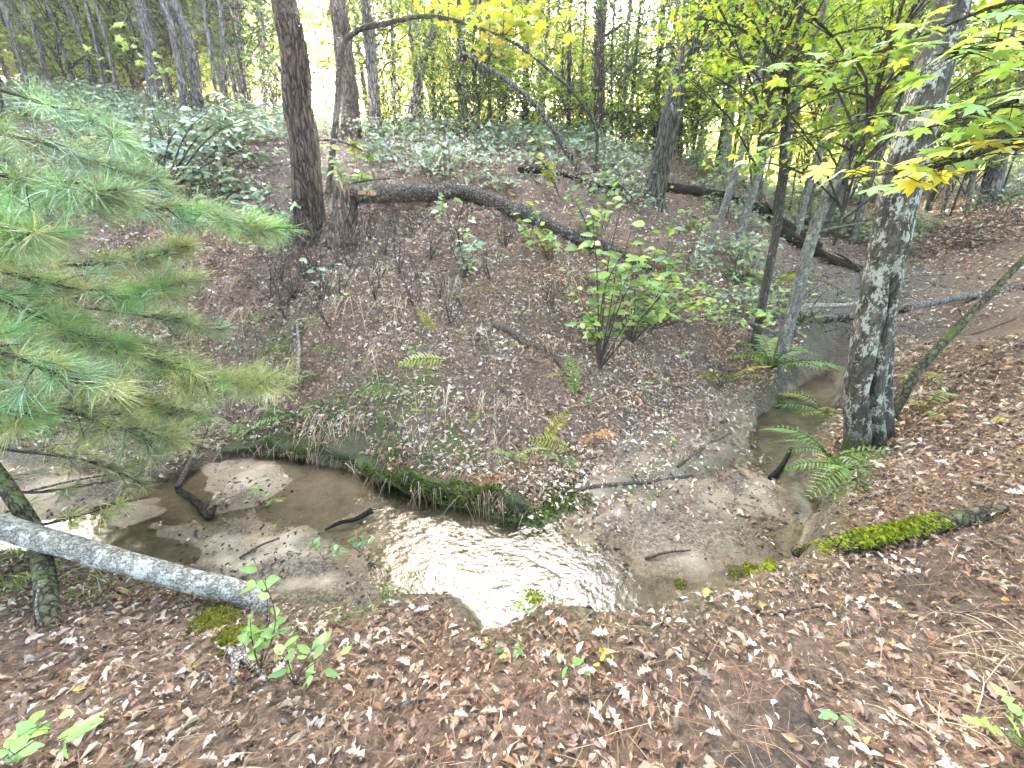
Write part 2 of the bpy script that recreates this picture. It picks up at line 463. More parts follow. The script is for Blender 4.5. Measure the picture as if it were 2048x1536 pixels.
def height(X, Y, full=False):
    X = np.asarray(X, float); Y = np.asarray(Y, float)
    h = tps(X, Y)
    r = np.hypot(X, Y)
    h = h + fbm(X * 1.1, Y * 1.1, 3) * 0.30 * smooth(3.2, 6.0, r) + fbm(X * 4.3 + 5, Y * 4.3, 3) * (0.07 + .14 * smooth(2.9, 3.6, Y)) + fbm(X * 2.1 + 60, Y * 2.1 + 7, 3) * .34 * smooth(3.1, 4.0, Y) * smooth(7.5, 5.5, Y) * smooth(1.6, .2, X) + fbm(X * 0.25, Y * 0.25, 2) * 1.0 * smooth(12, 30, r)
    d, bar = masks(X, Y)
    dn = d + 0.10 * fbm(X * 5.0, Y * 5.0, 3)
    bed = WL - 0.035 + 0.072 * bar + 0.06 * fbm(X * 2.6 + 3, Y * 2.6, 4)
    wid = 0.16 + 1.3 * smooth(5.0, 8.5, Y)
    up = smooth(-0.75, 0.25, dn / wid)
    h = np.maximum(h, WL + 0.02 + 0.05 * smooth(0, 0.3, d)) * up + bed * (1 - up)
    return (h, d, bar) if full else h

def h1(x, y): return float(height(np.array([x]), np.array([y]))[0])

def hit(px, py, tmax=70.0):
    """where the sight line through a photo pixel meets the ground"""
    d = ray(px, py)
    t = np.geomspace(0.6, tmax, 900)
    P = CAM + d[None, :] * t[:, None]
    g = P[:, 2] - height(P[:, 0], P[:, 1])
    k = np.where(g < 0)[0]
    if len(k) == 0: i = len(t) - 1; return P[i]
    i = k[0]
    if i == 0: return P[0]
    a = g[i - 1] / (g[i - 1] - g[i])
    return P[i - 1] * (1 - a) + P[i] * a

def foot(px, py):
    p = hit(px, py)
    while p[1] > 17 and py < 520:
        py += 4; p = hit(px, py)
    return p

def spaced(fine0, fine1, step, lo, hi, grow):
    a = list(np.arange(fine0, fine1 + 1e-6, step))
    s = step
    while a[-1] < hi: s *= grow; a.append(a[-1] + s)
    b = [fine0]; s = step
    while b[-1] > lo: s *= grow; b.append(b[-1] - s)
    return np.array(b[:0:-1] + a)

gx = spaced(-6.5, 6.5, 0.05, -160, 160, 1.06)
gy = spaced(0.4, 7.6, 0.045, -60, 180, 1.06)
GX, GY = np.meshgrid(gx, gy, indexing='ij')
GZ, GD, GB = height(GX, GY, True)
ni, nj = GX.shape
PXg, PYg, DEP = proj(np.stack([GX, GY, GZ], -1))

# what covers the ground where: sand, mud, moss, bare dark soil
def soft_blob(px, py, rad):
    p = hit(px, py)
    return np.exp(-((GX - p[0]) ** 2 + (GY - p[1]) ** 2) / (rad * rad))
slope = np.hypot(np.gradient(GZ, axis=0) / (np.gradient(GX, axis=0) + 1e-9), np.gradient(GZ, axis=1) / (np.gradient(GY, axis=1) + 1e-9))
sand = (1 - smooth(-0.14, -0.02, GD + 0.2 * fbm(GX * 4, GY * 4, 3))) * (1 - .8 * smooth(5.2, 6.4, GY))
inlobe = in_poly(GX, GY, zpoly([(1110, 1040), (1200, 940), (1350, 830), (1500, 800), (1560, 960), (1540, 1100), (1250, 1100)]))
sand = np.maximum(sand, np.where(inlobe, 0.55 * (1 - smooth(0.0, 0.9, GD)), 0))
moss = np.exp(-((GD - 0.08) / 0.17) ** 2) * smooth(-0.24, 0.06, fbm(GX * 2.3 + 8, GY * 2.3, 3)) * (GY < 9)
moss = moss * np.where((GX > -2.6) & (GX < 0.5) & (GY > 2.3), 1.0, 0.25)
moss = np.maximum(moss, .75 * smooth(.02, .20, fbm(GX * 1.8 + 77, GY * 1.8, 4)) * smooth(3.1, 3.4, GY) * smooth(5.6, 4.4, GY) * smooth(1.2, .2, GX) * (GD > 0))
soil = np.zeros_like(GX)
for a in [(1530, 1480, 0.16), (1490, 1500, 0.14), (1440, 1340, 0.12), (1330, 1290, 0.13), (1660, 1290, 0.12), (1850, 1170, 0.2), (1385, 660, 0.28), (1400, 700, 0.2), (1980, 1160, 0.15), (1600, 1440, 0.10)]:
    soil = np.maximum(soil, soft_blob(*a))
soil = soil * smooth(-0.25, 0.1, fbm(GX * 6, GY * 6, 3))
mud = smooth(0.0, 0.16, fbm(GX * 2.2 + 31, GY * 2.2 + 4, 4)) * (0.3 + 0.7 * GB) * (GD < 0.25)
mud = np.maximum(mud, (GD < 0.12) * np.exp(-((GD + 0.02) / 0.09) ** 2) * (~inlobe) * 0.95)
mud = np.maximum(mud, (GD < .8) * smooth(5.2, 6.4, GY) * .9 * (GY < 13) * (GX > 2))
wet = (1 - smooth(0.0, 0.05, GZ - WL)) * (GD < .3)
bar3 = 1 - smooth(-.3, .3, sd_poly(GX, GY, BARS[3]))
mud = np.maximum(mud, bar3 * (.45 + .55 * smooth(-.2, .08, fbm(GX * 3.3, GY * 3.3 + 8, 4))) * .95)
mud = mud * (1 - .85 * ((GX > 2.2) & (GY > 3.0) & (GY < 5.6) & (GD < -.06)))
bar2 = 1 - smooth(-.2, .2, sd_poly(GX, GY, BARS[2]))
mud = np.maximum(mud, bar2 * smooth(-.14, .1, fbm(GX * 3.0 + 9, GY * 3.0, 4)) * .8)
idx = np.arange(ni * nj).reshape(ni, nj)
quads = np.stack([idx[:-1, :-1], idx[1:, :-1], idx[1:, 1:], idx[:-1, 1:]], -1).reshape(-1, 4)
gb = MB(); gb.add(np.stack([GX, GY, GZ], -1).reshape(-1, 3), quads)

def ground_material():
    m, nt, ns, L = new_mat('forest_floor')
    v = mapping(nt, (1, 1, 1))
    n1 = noise(nt, v, 26, 6, 0.7); n2 = noise(nt, v, 90, 4, 0.7); n3 = noise(nt, v, 3.0, 4, 0.6)
    lit = ramp(nt, n1, [(0.25, (0.022, 0.016, 0.012)), (0.5, (0.11, 0.077, 0.057)), (0.62, (0.22, 0.16, 0.125)), (0.75, (0.38, 0.30, 0.24))])
    lit = mixc(nt, 0.5, lit, ramp(nt, n2, [(0.3, (0.35, 0.33, 0.32)), (0.7, (1.5, 1.45, 1.4))]), 'MULTIPLY')
    lit = mixc(nt, ramp(nt, n3, [(0.4, (0, 0, 0)), (0.7, (0.5, 0.5, 0.5))]), lit, (0.13, 0.08, 0.055))
    sandc = ramp(nt, noise(nt, v, 5, 6, 0.7), [(0.3, (0.25, 0.20, 0.145)), (0.5, (0.38, 0.315, 0.24)), (0.7, (0.50, 0.43, 0.34))])
    grain = ramp(nt, noise(nt, v, 160, 3, 0.8), [(0.35, (0.55, 0.52, 0.5)), (0.65, (1.25, 1.25, 1.25))])
    sandc = mixc(nt, 0.6, sandc, grain, 'MULTIPLY')
    mudc = ramp(nt, noise(nt, v, 42, 5, 0.75), [(0.35, (0.016, 0.014, 0.012)), (0.48, (0.075, 0.060, 0.047)), (0.60, (0.22, 0.18, 0.145)), (0.75, (0.34, 0.29, 0.235))])
    soilc = ramp(nt, n2, [(0.3, (0.016, 0.013, 0.012)), (0.7, (0.075, 0.062, 0.054))])
    mossc = ramp(nt, n2, [(0.3, (0.018, 0.035, 0.006)), (0.7, (0.09, 0.14, 0.025))])
    def A(nm):
        a = ns.new('ShaderNodeAttribute'); a.attribute_name = nm; return a.outputs['Fac']
    c = mixc(nt, A('soil'), lit, soilc)
    c = mixc(nt, A('sand'), c, sandc)
    c = mixc(nt, A('mud'), c, mudc)
    c = mixc(nt, A('wet'), c, mixc(nt, 1.0, c, (.66, .60, .54), 'MULTIPLY'))
    c = mixc(nt, A('moss'), c, mossc)
    bs = ns.new('ShaderNodeBsdfPrincipled'); L.new(c, bs.inputs['Base Color'])
    bs.inputs['Roughness'].default_value = 0.85; bs.inputs['Specular IOR Level'].default_value = 0.25
    bp = ns.new('ShaderNodeBump'); bp.inputs['Strength'].default_value = 0.7; bp.inputs['Distance'].default_value = 0.015
    ad = ns.new('ShaderNodeMath'); ad.operation = 'ADD'; L.new(n1, ad.inputs[0]); L.new(n2, ad.inputs[1]); L.new(ad.outputs[0], bp.inputs['Height'])
    L.new(bp.outputs[0], bs.inputs['Normal'])
    o = ns.new('ShaderNodeOutputMaterial'); L.new(bs.outputs[0], o.inputs[0])
    return m
ground = gb.obj('ground', ground_material())
tag(ground, 'brown forest floor of stream banks and hillside', None, None, 'structure')
for nm, arr in (('sand', sand), ('mud', mud * 0.9), ('moss', moss), ('soil', soil), ('wet', wet)):
    a = ground.data.attributes.new(nm, 'FLOAT', 'POINT'); a.data.foreach_set('value', np.clip(arr, 0, 1).astype(np.float32).ravel())

def turf_lip():
    E = catmull(np.hstack([BED[5:15], np.zeros((10, 1))]), 260)[:, :2]
    T = np.gradient(E, axis=0); T /= np.linalg.norm(T, axis=1)[:, None]
    Nn = np.stack([T[:, 1], -T[:, 0]], 1)
    if (Nn[130] * np.array([0, -1])).sum() < 0: Nn = -Nn          # towards the water
    L = np.concatenate([[0], np.cumsum(np.linalg.norm(np.diff(E, axis=0), axis=1))])
    jut = .10 + .42 * fbm(L * 2.3 + 3, L * 0 + 1, 4) + .10 * (vnoise(L * 9, L * 0) - .5)
    top = WL + .17 + .34 * fbm(L * 1.9 + 30, L * 0 + 5, 3) + .05 * (vnoise(L * 11, L * 0 + 3) - .5)
    jut = np.clip(jut, -.04, .26); top = np.clip(top, WL + .07, WL + .34)
    fade = smooth(0, .5, L) * smooth(L[-1], L[-1] - .3, L)
    prof = [(-.42, None), (-.22, None), (-.06, .9), (.5, 1.0), (.92, .97), (1.0, .80), (.86, .58), (.3, .40), (-.1, .25)]
    V = []
    for a, zf in prof:
        out = jut * a if a > 0 else np.full(len(L), a)
        q = E + Nn * (out * fade + (1 - fade) * np.minimum(out, -.1))[:, None]
        g_ = height(q[:, 0], q[:, 1])
        z = g_ + .012 if zf is None else np.maximum(WL + (top - WL) * zf + .03 * (vnoise(L * 14 + a * 9, L * 0 + a * 5) - .5), WL + .015)
        if zf is not None and a <= .5: z = np.maximum(z, np.minimum(g_ + .01, top + .05))
        V.append(np.column_stack([q, z * fade + (g_ - .03) * (1 - fade)]))
    V = np.stack(V, 1); n, m = V.shape[:2]
    ix = np.arange(n * m).reshape(n, m)
    Fq = np.stack([ix[:-1, :-1], ix[:-1, 1:], ix[1:, 1:], ix[1:, :-1]], -1).reshape(-1, 4)
    m_, nt, ns, Lk = new_mat('mossy_turf')
    v = mapping(nt, (1, 1, 1))
    n1 = noise(nt, v, 9, 5, .7); n2 = noise(nt, v, 70, 4, .75)
    soilc = ramp(nt, n2, [(.3, (.014, .010, .008)), (.55, (.06, .042, .03)), (.75, (.20, .14, .10))])
    mo = ramp(nt, n2, [(.3, (.016, .026, .006)), (.7, (.075, .105, .022))])
    c = mixc(nt, ramp(nt, n1, [(.42, (0, 0, 0)), (.56, (1, 1, 1))]), soilc, mo)
    bs = ns.new('ShaderNodeBsdfPrincipled'); Lk.new(c, bs.inputs['Base Color']); bs.inputs['Roughness'].default_value = .95
    bp = ns.new('ShaderNodeBump'); bp.inputs['Strength'].default_value = 1; bp.inputs['Distance'].default_value = .02; Lk.new(n2, bp.inputs['Height']); Lk.new(bp.outputs[0], bs.inputs['Normal'])
    o = ns.new('ShaderNodeOutputMaterial'); Lk.new(bs.outputs[0], o.inputs[0])
    b = MB(); b.add(V.reshape(-1, 3), Fq); b.obj('turf_lip', m_, ground)
    return V
LIP = turf_lip()

# ------------------------------------------------------------------ the stream
def water_material():
    m, nt, ns, L = new_mat('shallow_water')
    v = mapping(nt, (1, 1, 1))
    w1 = noise(nt, v, 8, 2, 0.5); w2 = noise(nt, v, 30, 2, 0.55)
    rf = ns.new('ShaderNodeAttribute'); rf.attribute_name = 'riffle'
    ad = ns.new('ShaderNodeMath'); ad.operation = 'MULTIPLY_ADD'; L.new(w2, ad.inputs[0]); ad.inputs[1].default_value = 0.38; L.new(w1, ad.inputs[2])
    bp = ns.new('ShaderNodeBump'); bp.inputs['Strength'].default_value = 1.0
    ds = ns.new('ShaderNodeMath'); ds.operation = 'MULTIPLY_ADD'; L.new(rf.outputs['Fac'], ds.inputs[0]); ds.inputs[1].default_value = 0.0105; ds.inputs[2].default_value = 0.004
    L.new(ds.outputs[0], bp.inputs['Distance'])
    L.new(ad.outputs[0], bp.inputs['Height'])
    tr = ns.new('ShaderNodeBsdfTransparent'); tr.inputs[0].default_value = (0.96, 0.94, 0.88, 1)
    gl = ns.new('ShaderNodeBsdfGlossy'); gl.inputs['Roughness'].default_value = 0.03; L.new(bp.outputs[0], gl.inputs['Normal'])
    fr = ns.new('ShaderNodeFresnel'); ior = ns.new('ShaderNodeMath'); ior.operation = 'MULTIPLY_ADD'; L.new(rf.outputs['Fac'], ior.inputs[0]); ior.inputs[1].default_value = 0.45; ior.inputs[2].default_value = 1.5
    L.new(ior.outputs[0], fr.inputs[0]); L.new(bp.outputs[0], fr.inputs['Normal'])
    mx = ns.new('ShaderNodeMixShader'); L.new(fr.outputs[0], mx.inputs[0]); L.new(tr.outputs[0], mx.inputs[1]); L.new(gl.outputs[0], mx.inputs[2])
    o = ns.new('ShaderNodeOutputMaterial'); L.new(mx.outputs[0], o.inputs[0])
    return m
wx = np.arange(-9, 10, 0.08); wy = np.arange(1.3, 10.5, 0.08)
WX, WY = np.meshgrid(wx, wy, indexing='ij')
WD = sd_poly(WX, WY, BED)
widx = np.arange(WX.size).reshape(WX.shape)
wq = np.stack([widx[:-1, :-1], widx[1:, :-1], widx[1:, 1:], widx[:-1, 1:]], -1)
keep = (WD[:-1, :-1] < 0.12) & (WD[1:, 1:] < 0.12)
wb = MB()
used = np.unique(wq[keep]); remap = np.full(WX.size, -1); remap[used] = np.arange(len(used))
WZ = WL + 0.006 * fbm(WX * 6, WY * 6, 3)
wb.add(np.stack([WX, WY, WZ], -1).reshape(-1, 3)[used], remap[wq[keep]])
stream = wb.obj('stream', water_material())
xy = np.empty(len(stream.data.vertices) * 3); stream.data.vertices.foreach_get('co', xy); xy = xy.reshape(-1, 3)
RIF = [zpoly([(650, 985), (760, 975), (860, 1010), (980, 1035), (1090, 1065), (1180, 1120), (1240, 1180), (1220, 1230), (1000, 1290), (930, 1200), (820, 1130), (700, 1060)]),
       zpoly([(1500, 840), (1600, 790), (1680, 800), (1650, 870), (1620, 930), (1530, 930)])]
rif = np.zeros(len(xy))
for q in RIF: rif = np.maximum(rif, 1 - smooth(-.3, .35, sd_poly(xy[:, 0], xy[:, 1], q) + .5 * fbm(xy[:, 0] * 3, xy[:, 1] * 3, 3)))
a = stream.data.attributes.new('riffle', 'FLOAT', 'POINT'); a.data.foreach_set('value', rif.astype(np.float32))
tag(stream, 'shallow clear stream over pale sand', None, None, 'structure')
#PART3

# ------------------------------------------------------------------ leaf shapes (unit length along +X, lying in XY)
def strip_leaf(stations, widths, fold=0.10, droop=0.18, wob=0.0, seed=0):
    r = np.random.default_rng(seed)
    V = []
    for s, w in zip(stations, widths):
        zz = -droop * s * s
        a = 1 + wob * r.normal(); b = 1 + wob * r.normal()
        V += [(s, w * a, zz + fold * w * 2 + wob * 0.10 * r.normal()), (s, 0, zz), (s, -w * b, zz + fold * w * 2 + wob * 0.10 * r.normal())]
    F = []
    for i in range(len(stations) - 1):
        a = 3 * i
        F += [(a, a + 1, a + 4, a + 3), (a + 1, a + 2, a + 5, a + 4)]
    return np.array(V, float), np.array(F)

OVAL = strip_leaf([0, .12, .35, .62, .85, 1], [.01, .17, .29, .26, .13, .004])
OVAL2 = strip_leaf([0, .12, .35, .62, .85, 1], [.01, .14, .22, .20, .10, .004], 0.16, 0.3)
def oak(seed, wob=0.25):
    return strip_leaf([0, .08, .2, .3, .38, .5, .58, .7, .78, .9, 1], [.012, .02, .16, .20, .085, .27, .12, .25, .10, .12, .01], 0.22, 0.25, wob, seed)
OAKS = [oak(s) for s in (1, 2, 3)]
OAKS_LOW = [strip_leaf([0, .25, .4, .62, .78, 1], [.02, .20, .10, .27, .12, .02], 0.3, 0.28, 0.3, s) for s in (4, 5, 6)]
CURL = [strip_leaf([0, .3, .6, 1], [.03, .20, .22, .02], f, d, 0.2, s) for s, f, d in ((7, .5, .1), (8, .8, .5), (9, .3, .9))]
FARLEAF = [strip_leaf([0, .5, 1], [.03, .26, .03], .35, .3, .2, s) for s in (10, 11)]
def maple_leaf(seed=0):
    r = np.random.default_rng(seed)
    ang = [180, 150, 118, 105, 92, 78, 66, 56, 44, 36, 26, 16, 8, 0]
    rad = [.10, .34, .62, .50, .58, .34, .60, .92, .66, .74, .40, .70, .78, 1.08]
    pts = []
    for a, q in zip(ang, rad): pts.append((q * math.cos(R(a)), q * math.sin(R(a))))
    low = [(x, -y) for x, y in pts[-2:0:-1]]
    P = np.array(pts + low)
    d = np.hypot(P[:, 0], P[:, 1])
    z = -0.16 * d * d + 0.05 * np.abs(P[:, 1]) + r.normal(0, .02, len(P))
    V = np.vstack([[0, 0, 0.02], np.column_stack([P, z])])
    V[:, 0] += 0.12; V *= 0.8
    n = len(P)
    i = np.arange(n)
    return V, np.stack([np.zeros(n, int), 1 + i, 1 + (i + 1) % n], 1)[:, ::-1]
MAPLES = [maple_leaf(s) for s in (1, 2)]

def leaf_datas(shapes, mat, nm):
    out = []
    for V, Fq in shapes:
        b = MB(); b.add(V, Fq); out.append(b.mesh(nm, mat))
    return out
D_OVAL = leaf_datas([OVAL, OVAL2], M_LEAF, 'oval_leaf')
D_WAXY = leaf_datas([OVAL, OVAL2], M_GLOSSY_LEAF, 'waxy_leaf')
D_MAPLE = leaf_datas(MAPLES, M_LEAF, 'maple_leaf')
D_OAK = leaf_datas(OAKS, M_LITTER, 'oak_leaf')

def put_leaf(datas, parent, pos, axis, normal, size, colr, name='leaf'):
    x = Vector(axis).normalized(); z = Vector(normal); z = (z - x * z.dot(x)).normalized(); y = z.cross(x)
    o = bpy.data.objects.new(name, random.choice(datas)); COL.objects.link(o)
    M = Matrix(((x.x, y.x, z.x), (x.y, y.y, z.y), (x.z, y.z, z.z))).to_4x4()
    w = world_loc(parent) if parent is not None else np.zeros(3)
    p = np.asarray(pos) - w
    o.matrix_basis = Matrix.Translation(Vector(p)) @ M @ Matrix.Diagonal((size, size, size, 1))
    o.parent = parent
    o.color = (*colr, 1)
    return o

def jit(c, amt=0.2):
    k = 1 + random.uniform(-amt, amt)
    return tuple(max(0.0, x * k * (1 + random.uniform(-amt, amt) * 0.4)) for x in c)

def scatter(mb, shape, P, N, size, cols, yaw=None):
    """many copies of one small shape into one mesh"""
    V, Fq = shape
    n = len(P)
    if n == 0: return
    N = N / (np.linalg.norm(N, axis=1)[:, None] + 1e-9)
    a = rng.random(n) * 2 * math.pi if yaw is None else yaw
    t = np.stack([np.cos(a), np.sin(a), np.zeros(n)], 1)
    t = t - N * (t * N).sum(1)[:, None]; t /= np.linalg.norm(t, axis=1)[:, None] + 1e-9
    b = np.cross(N, t)
    W = P[:, None, :] + size[:, None, None] * (V[None, :, 0:1] * t[:, None, :] + V[None, :, 1:2] * b[:, None, :] + V[None, :, 2:3] * N[:, None, :])
    k = len(V)
    Fa = (Fq[None] + (np.arange(n) * k)[:, None, None]).reshape(-1, Fq.shape[1])
    mb.add(W.reshape(-1, 3), Fa, np.repeat(cols, k, axis=0))

def gnormal(x, y, e=0.06):
    hx = (height(x + e, y) - height(x - e, y)) / (2 * e); hy = (height(x, y + e) - height(x, y - e)) / (2 * e)
    N = np.stack([-hx, -hy, np.ones_like(hx)], 1)
    return N / np.linalg.norm(N, axis=1)[:, None]

def pick_cols(pal, wts, n, var=0.25):
    pal = np.array(pal); w = np.array(wts, float); w /= w.sum()
    c = pal[rng.choice(len(pal), n, p=w)]
    return np.clip(c * (1 + rng.uniform(-var, var, (n, 1))) * (1 + rng.uniform(-.06, .06, (n, 3))), 0.002, 0.95)

# ------------------------------------------------------------------ crowns shared by trees of a kind
def crown_mesh(nm, seed, rx, rz, nclus, per, leaf, pal, wts, flat=0.35, hollow=0.2):
    r = np.random.default_rng(seed)
    mb = MB(); br = MB()
    Ps, Ns = [], []
    for k in range(nclus):
        d = r.normal(size=3); d /= np.linalg.norm(d)
        q = (hollow + (1 - hollow) * r.random() ** 0.5)
        c = d * np.array([rx, rx, rz]) * q
        rad = r.uniform(0.25, 0.6) * (0.5 + rx * 0.25)
        m = int(per * r.uniform(0.6, 1.4))
        e = r.normal(size=(m, 3)) * np.array([rad, rad, rad * flat * 0.5])
        out = np.array([d[0], d[1], 0]) * 0.4
        Ps.append(c + e + out * rad); 
        nn = r.normal(size=(m, 3)) * 0.55 + np.array([d[0] * 0.3, d[1] * 0.3, 1.0]); Ns.append(nn)
        s0 = np.array([0, 0, c[2] - 0.5 * abs(r.normal()) * rx - 0.2])
        mid = 0.5 * (s0 + c) + np.array([0, 0, 0.15])
        path = catmull([s0, mid, c, c + out * rad], 7)
        V, Fs = tube(path, np.linspace(0.022, 0.005, 7), 4, caps=False); br.add(V, Fs)
        for q2 in range(2):
            e2 = c + r.normal(size=3) * np.array([rad, rad, rad * .2])
            V, Fs = tube(catmull([mid, 0.6 * c + 0.4 * e2, e2], 5), np.linspace(0.010, 0.003, 5), 3, caps=False); br.add(V, Fs)
    P = np.vstack(Ps); N = np.vstack(Ns)
    n = len(P)
    kite = (np.array([(0, 0, 0), (.45, .36, .06), (1, 0, -.12), (.45, -.36, .06)], float), np.array([(0, 3, 2, 1)]))
    scatter(mb, kite, P, N, leaf * r.uniform(0.7, 1.3, n), pick_cols(pal, wts, n, 0.3))
    return mb.mesh(nm, M_CROWN, smooth_=False), br.mesh(nm + '_branchwork', B_TWIG)

YG = [(.20, .27, .035), (.13, .22, .03), (.30, .31, .04), (.08, .15, .025), (.36, .28, .03)]
GR = [(.07, .13, .03), (.10, .17, .035), (.16, .21, .04), (.05, .09, .025), (.22, .2, .05)]
CR_Y = [crown_mesh('leafy_crown', s, 2.0, 1.5, 34, 62, 0.105, YG, [3, 3, 2, 1.5, .8]) for s in (1, 2, 3)]
CR_G = [crown_mesh('green_crown', s, 1.9, 1.6, 26, 55, 0.10, GR, [3, 3, 2, 2, .5]) for s in (4, 5)]
CR_D = [crown_mesh('shaded_crown', s, 2.3, 2.2, 34, 66, 0.16, [(.17, .22, .08), (.22, .27, .09), (.27, .28, .09), (.15, .16, .08), (.34, .34, .09)], [3, 3, 2, 2, 1]) for s in (8, 9)]
CR_SM = [crown_mesh('small_crown', s, 1.1, 1.0, 16, 45, 0.085, YG, [3, 3, 2, 1, .6]) for s in (6, 7)]

def needle_tuft(r, n, ln, spread=0.9, wid=0.0022):
    """needles fanning about +X"""
    th = np.abs(r.normal(0, spread, n)); ph = r.random(n) * 2 * math.pi
    d = np.stack([np.cos(th), np.sin(th) * np.cos(ph), np.sin(th) * np.sin(ph)], 1)
    s = np.cross(d, r.normal(size=(n, 3))); s /= np.linalg.norm(s, axis=1)[:, None] + 1e-9
    L = ln * r.uniform(0.7, 1.15, n)[:, None]
    st = d * ln * 0.05 * r.random((n, 1))
    mid = st + d * L * 0.55; tip = st + d * L + np.array([0, 0, -0.12]) * L * r.random((n, 1))
    V = np.stack([st - s * wid * .5, st + s * wid * .5, mid + s * wid * .5, mid - s * wid * .5, tip], 1).reshape(-1, 3)
    b = (np.arange(n) * 5)[:, None]
    return V, [b + np.array([[0, 1, 2, 3]]), b + np.array([[3, 2, 4]])]

def conifer_mesh(nm, seed, H, rad, wid, nwh, ntuft):
    r = np.random.default_rng(seed)
    mb = MB(); br = MB()
    for k in range(nwh):
        z = H * (0.12 + 0.85 * k / nwh)
        for j in range(r.integers(3, 6)):
            a = r.random() * 6.283; L = rad * (1.05 - z / H) * r.uniform(0.7, 1.2) + 0.15
            p0 = np.array([0, 0, z]); p1 = p0 + np.array([math.cos(a) * L * .6, math.sin(a) * L * .6, .06 * L]); p2 = p0 + np.array([math.cos(a) * L, math.sin(a) * L, -.05 * L])
            path = catmull([p0, p1, p2], 6)
            V, Fs = tube(path, np.linspace(0.012, 0.004, 6), 4, caps=False); br.add(V, Fs)
            if k < nwh * 0.2: continue
            for q in range(ntuft):
                t = r.uniform(0.35, 1.0); c = path[min(5, int(t * 5.99))] + r.normal(size=3) * np.array([.16, .16, .05]) * L
                V, Fs = needle_tuft(r, 16, 0.13, 0.7, wid)
                aa = a + r.normal() * 0.8
                Rm = np.array([[math.cos(aa), -math.sin(aa), 0], [math.sin(aa), math.cos(aa), 0], [0, 0, 1]])
                mb.add(V @ Rm.T + c, Fs, np.clip(np.array([.075, .145, .065]) * r.uniform(.6, 1.5), 0, 1))
    return mb.mesh(nm, M_NEEDLE), br.mesh(nm + '_branchwork', B_TWIG)
CON = [conifer_mesh('conifer_crown', s, h, rd, 0.010, nw, 13) for s, h, rd, nw in ((1, 5.0, 1.6, 13), (2, 7.0, 2.0, 15))]

def add_crown(root, datas, pos, scale, tint=(1, 1, 1), zrot=None, sz=None):
    me, bm_ = random.choice(datas)
    c = bpy.data.objects.new('crown', me); COL.objects.link(c)
    c.parent = root
    c.location = [float(v) for v in (np.asarray(pos) - world_loc(root))]
    c.rotation_euler = (0, 0, random.random() * 6.28 if zrot is None else zrot)
    c.scale = (scale, scale, sz or scale)
    c.color = (*jit(tint, .12), 1)
    b = bpy.data.objects.new('branchwork', bm_); COL.objects.link(b); b.parent = c; b['kind'] = 'stuff'
    return c

def trunk_points(base, way, H, wob=0.0):
    P = [np.array(base) + np.array([0, 0, -0.25]), np.array(base)]
    for w in way: P.append(np.asarray(w))
    if P[-1][2] < base[2] + H:
        d = P[-1] - P[-2]; d /= np.linalg.norm(d)
        while P[-1][2] < base[2] + H:
            d = d * 0.75 + np.array([0, 0, 0.25]); d /= np.linalg.norm(d)
            P.append(P[-1] + d * 2.0 + np.array([random.uniform(-1, 1), random.uniform(-1, 1), 0]) * wob)
    return P

def tree(name, label, base_px, way_px, w_px, H, mat, cat='tree', group=None, crowns=None, tint=(1, 1, 1), sides=9, rough=0.10, flare=0.35, snags=3,
         step=0.3, base=None, dY=0.0, crown_sets=None):
    base = foot(*base_px) if base is None else np.asarray(base)
    Y = base[1]
    way = []
    for k, w in enumerate(way_px):
        yy = Y + dY * (k + 1) / len(way_px) + (w[2] if len(w) > 2 else 0)
        way.append(atY(w[0], w[1], yy))
    _, _, dep = proj(base)
    u = (base_px[0] - CX) / F_PX
    r0 = 0.5 * w_px * float(dep) / F_PX / math.sqrt(1 + u * u * 0.8)
    P = trunk_points(base, way, H, 0.1)
    tot = sum(np.linalg.norm(P[i + 1] - P[i]) for i in range(len(P) - 1))
    n = max(10, int(tot / step))
    path = catmull(P, n)
    s = np.linspace(0, 1, n)
    path[:, :2] += 0.3 * r0 * np.stack([fbm(s * tot * 0.9 + base[0] * 7, s * 0 + 3, 2), fbm(s * tot * 0.9 + base[1] * 5, s * 0 + 9, 2)], 1) * 2
    rad = r0 * (1 - 0.62 * s) + 0.002
    root = empty(name, base, label, cat, group)
    mb = MB()
    V, Fs = tube(path, rad, sides, rough, flare, seed=int(abs(base[0] * 13 + base[1] * 7)) % 50)
    mb.add(V, Fs)
    for k in range(snags):                       # dead side branches
        i = int(n * random.uniform(0.12, 0.75)); a = random.random() * 6.28; L = random.uniform(0.4, 1.5) * min(1, r0 * 9)
        q0 = path[i]; q1 = q0 + np.array([math.cos(a) * L * .5, math.sin(a) * L * .5, L * random.uniform(-.05, .25)]); q2 = q1 + np.array([math.cos(a) * L * .5, math.sin(a) * L * .5, L * random.uniform(-.3, .25)])
        V, Fs = tube(catmull([q0, q1, q2], 7), np.linspace(min(rad[i] * .35, .03), 0.004, 7), 5); mb.add(V, Fs)
    mb.obj('trunk', mat, root)
    sets = crown_sets or CR_Y
    for (hf, sc_) in (crowns if crowns is not None else [(1.0, 1.2)]):
        i = min(n - 1, int(hf * (n - 1)))
        add_crown(root, sets, path[i] + np.array([random.uniform(-.4, .4), random.uniform(-.4, .4), 0]), sc_, tint)
    return root, path, rad
#PART4

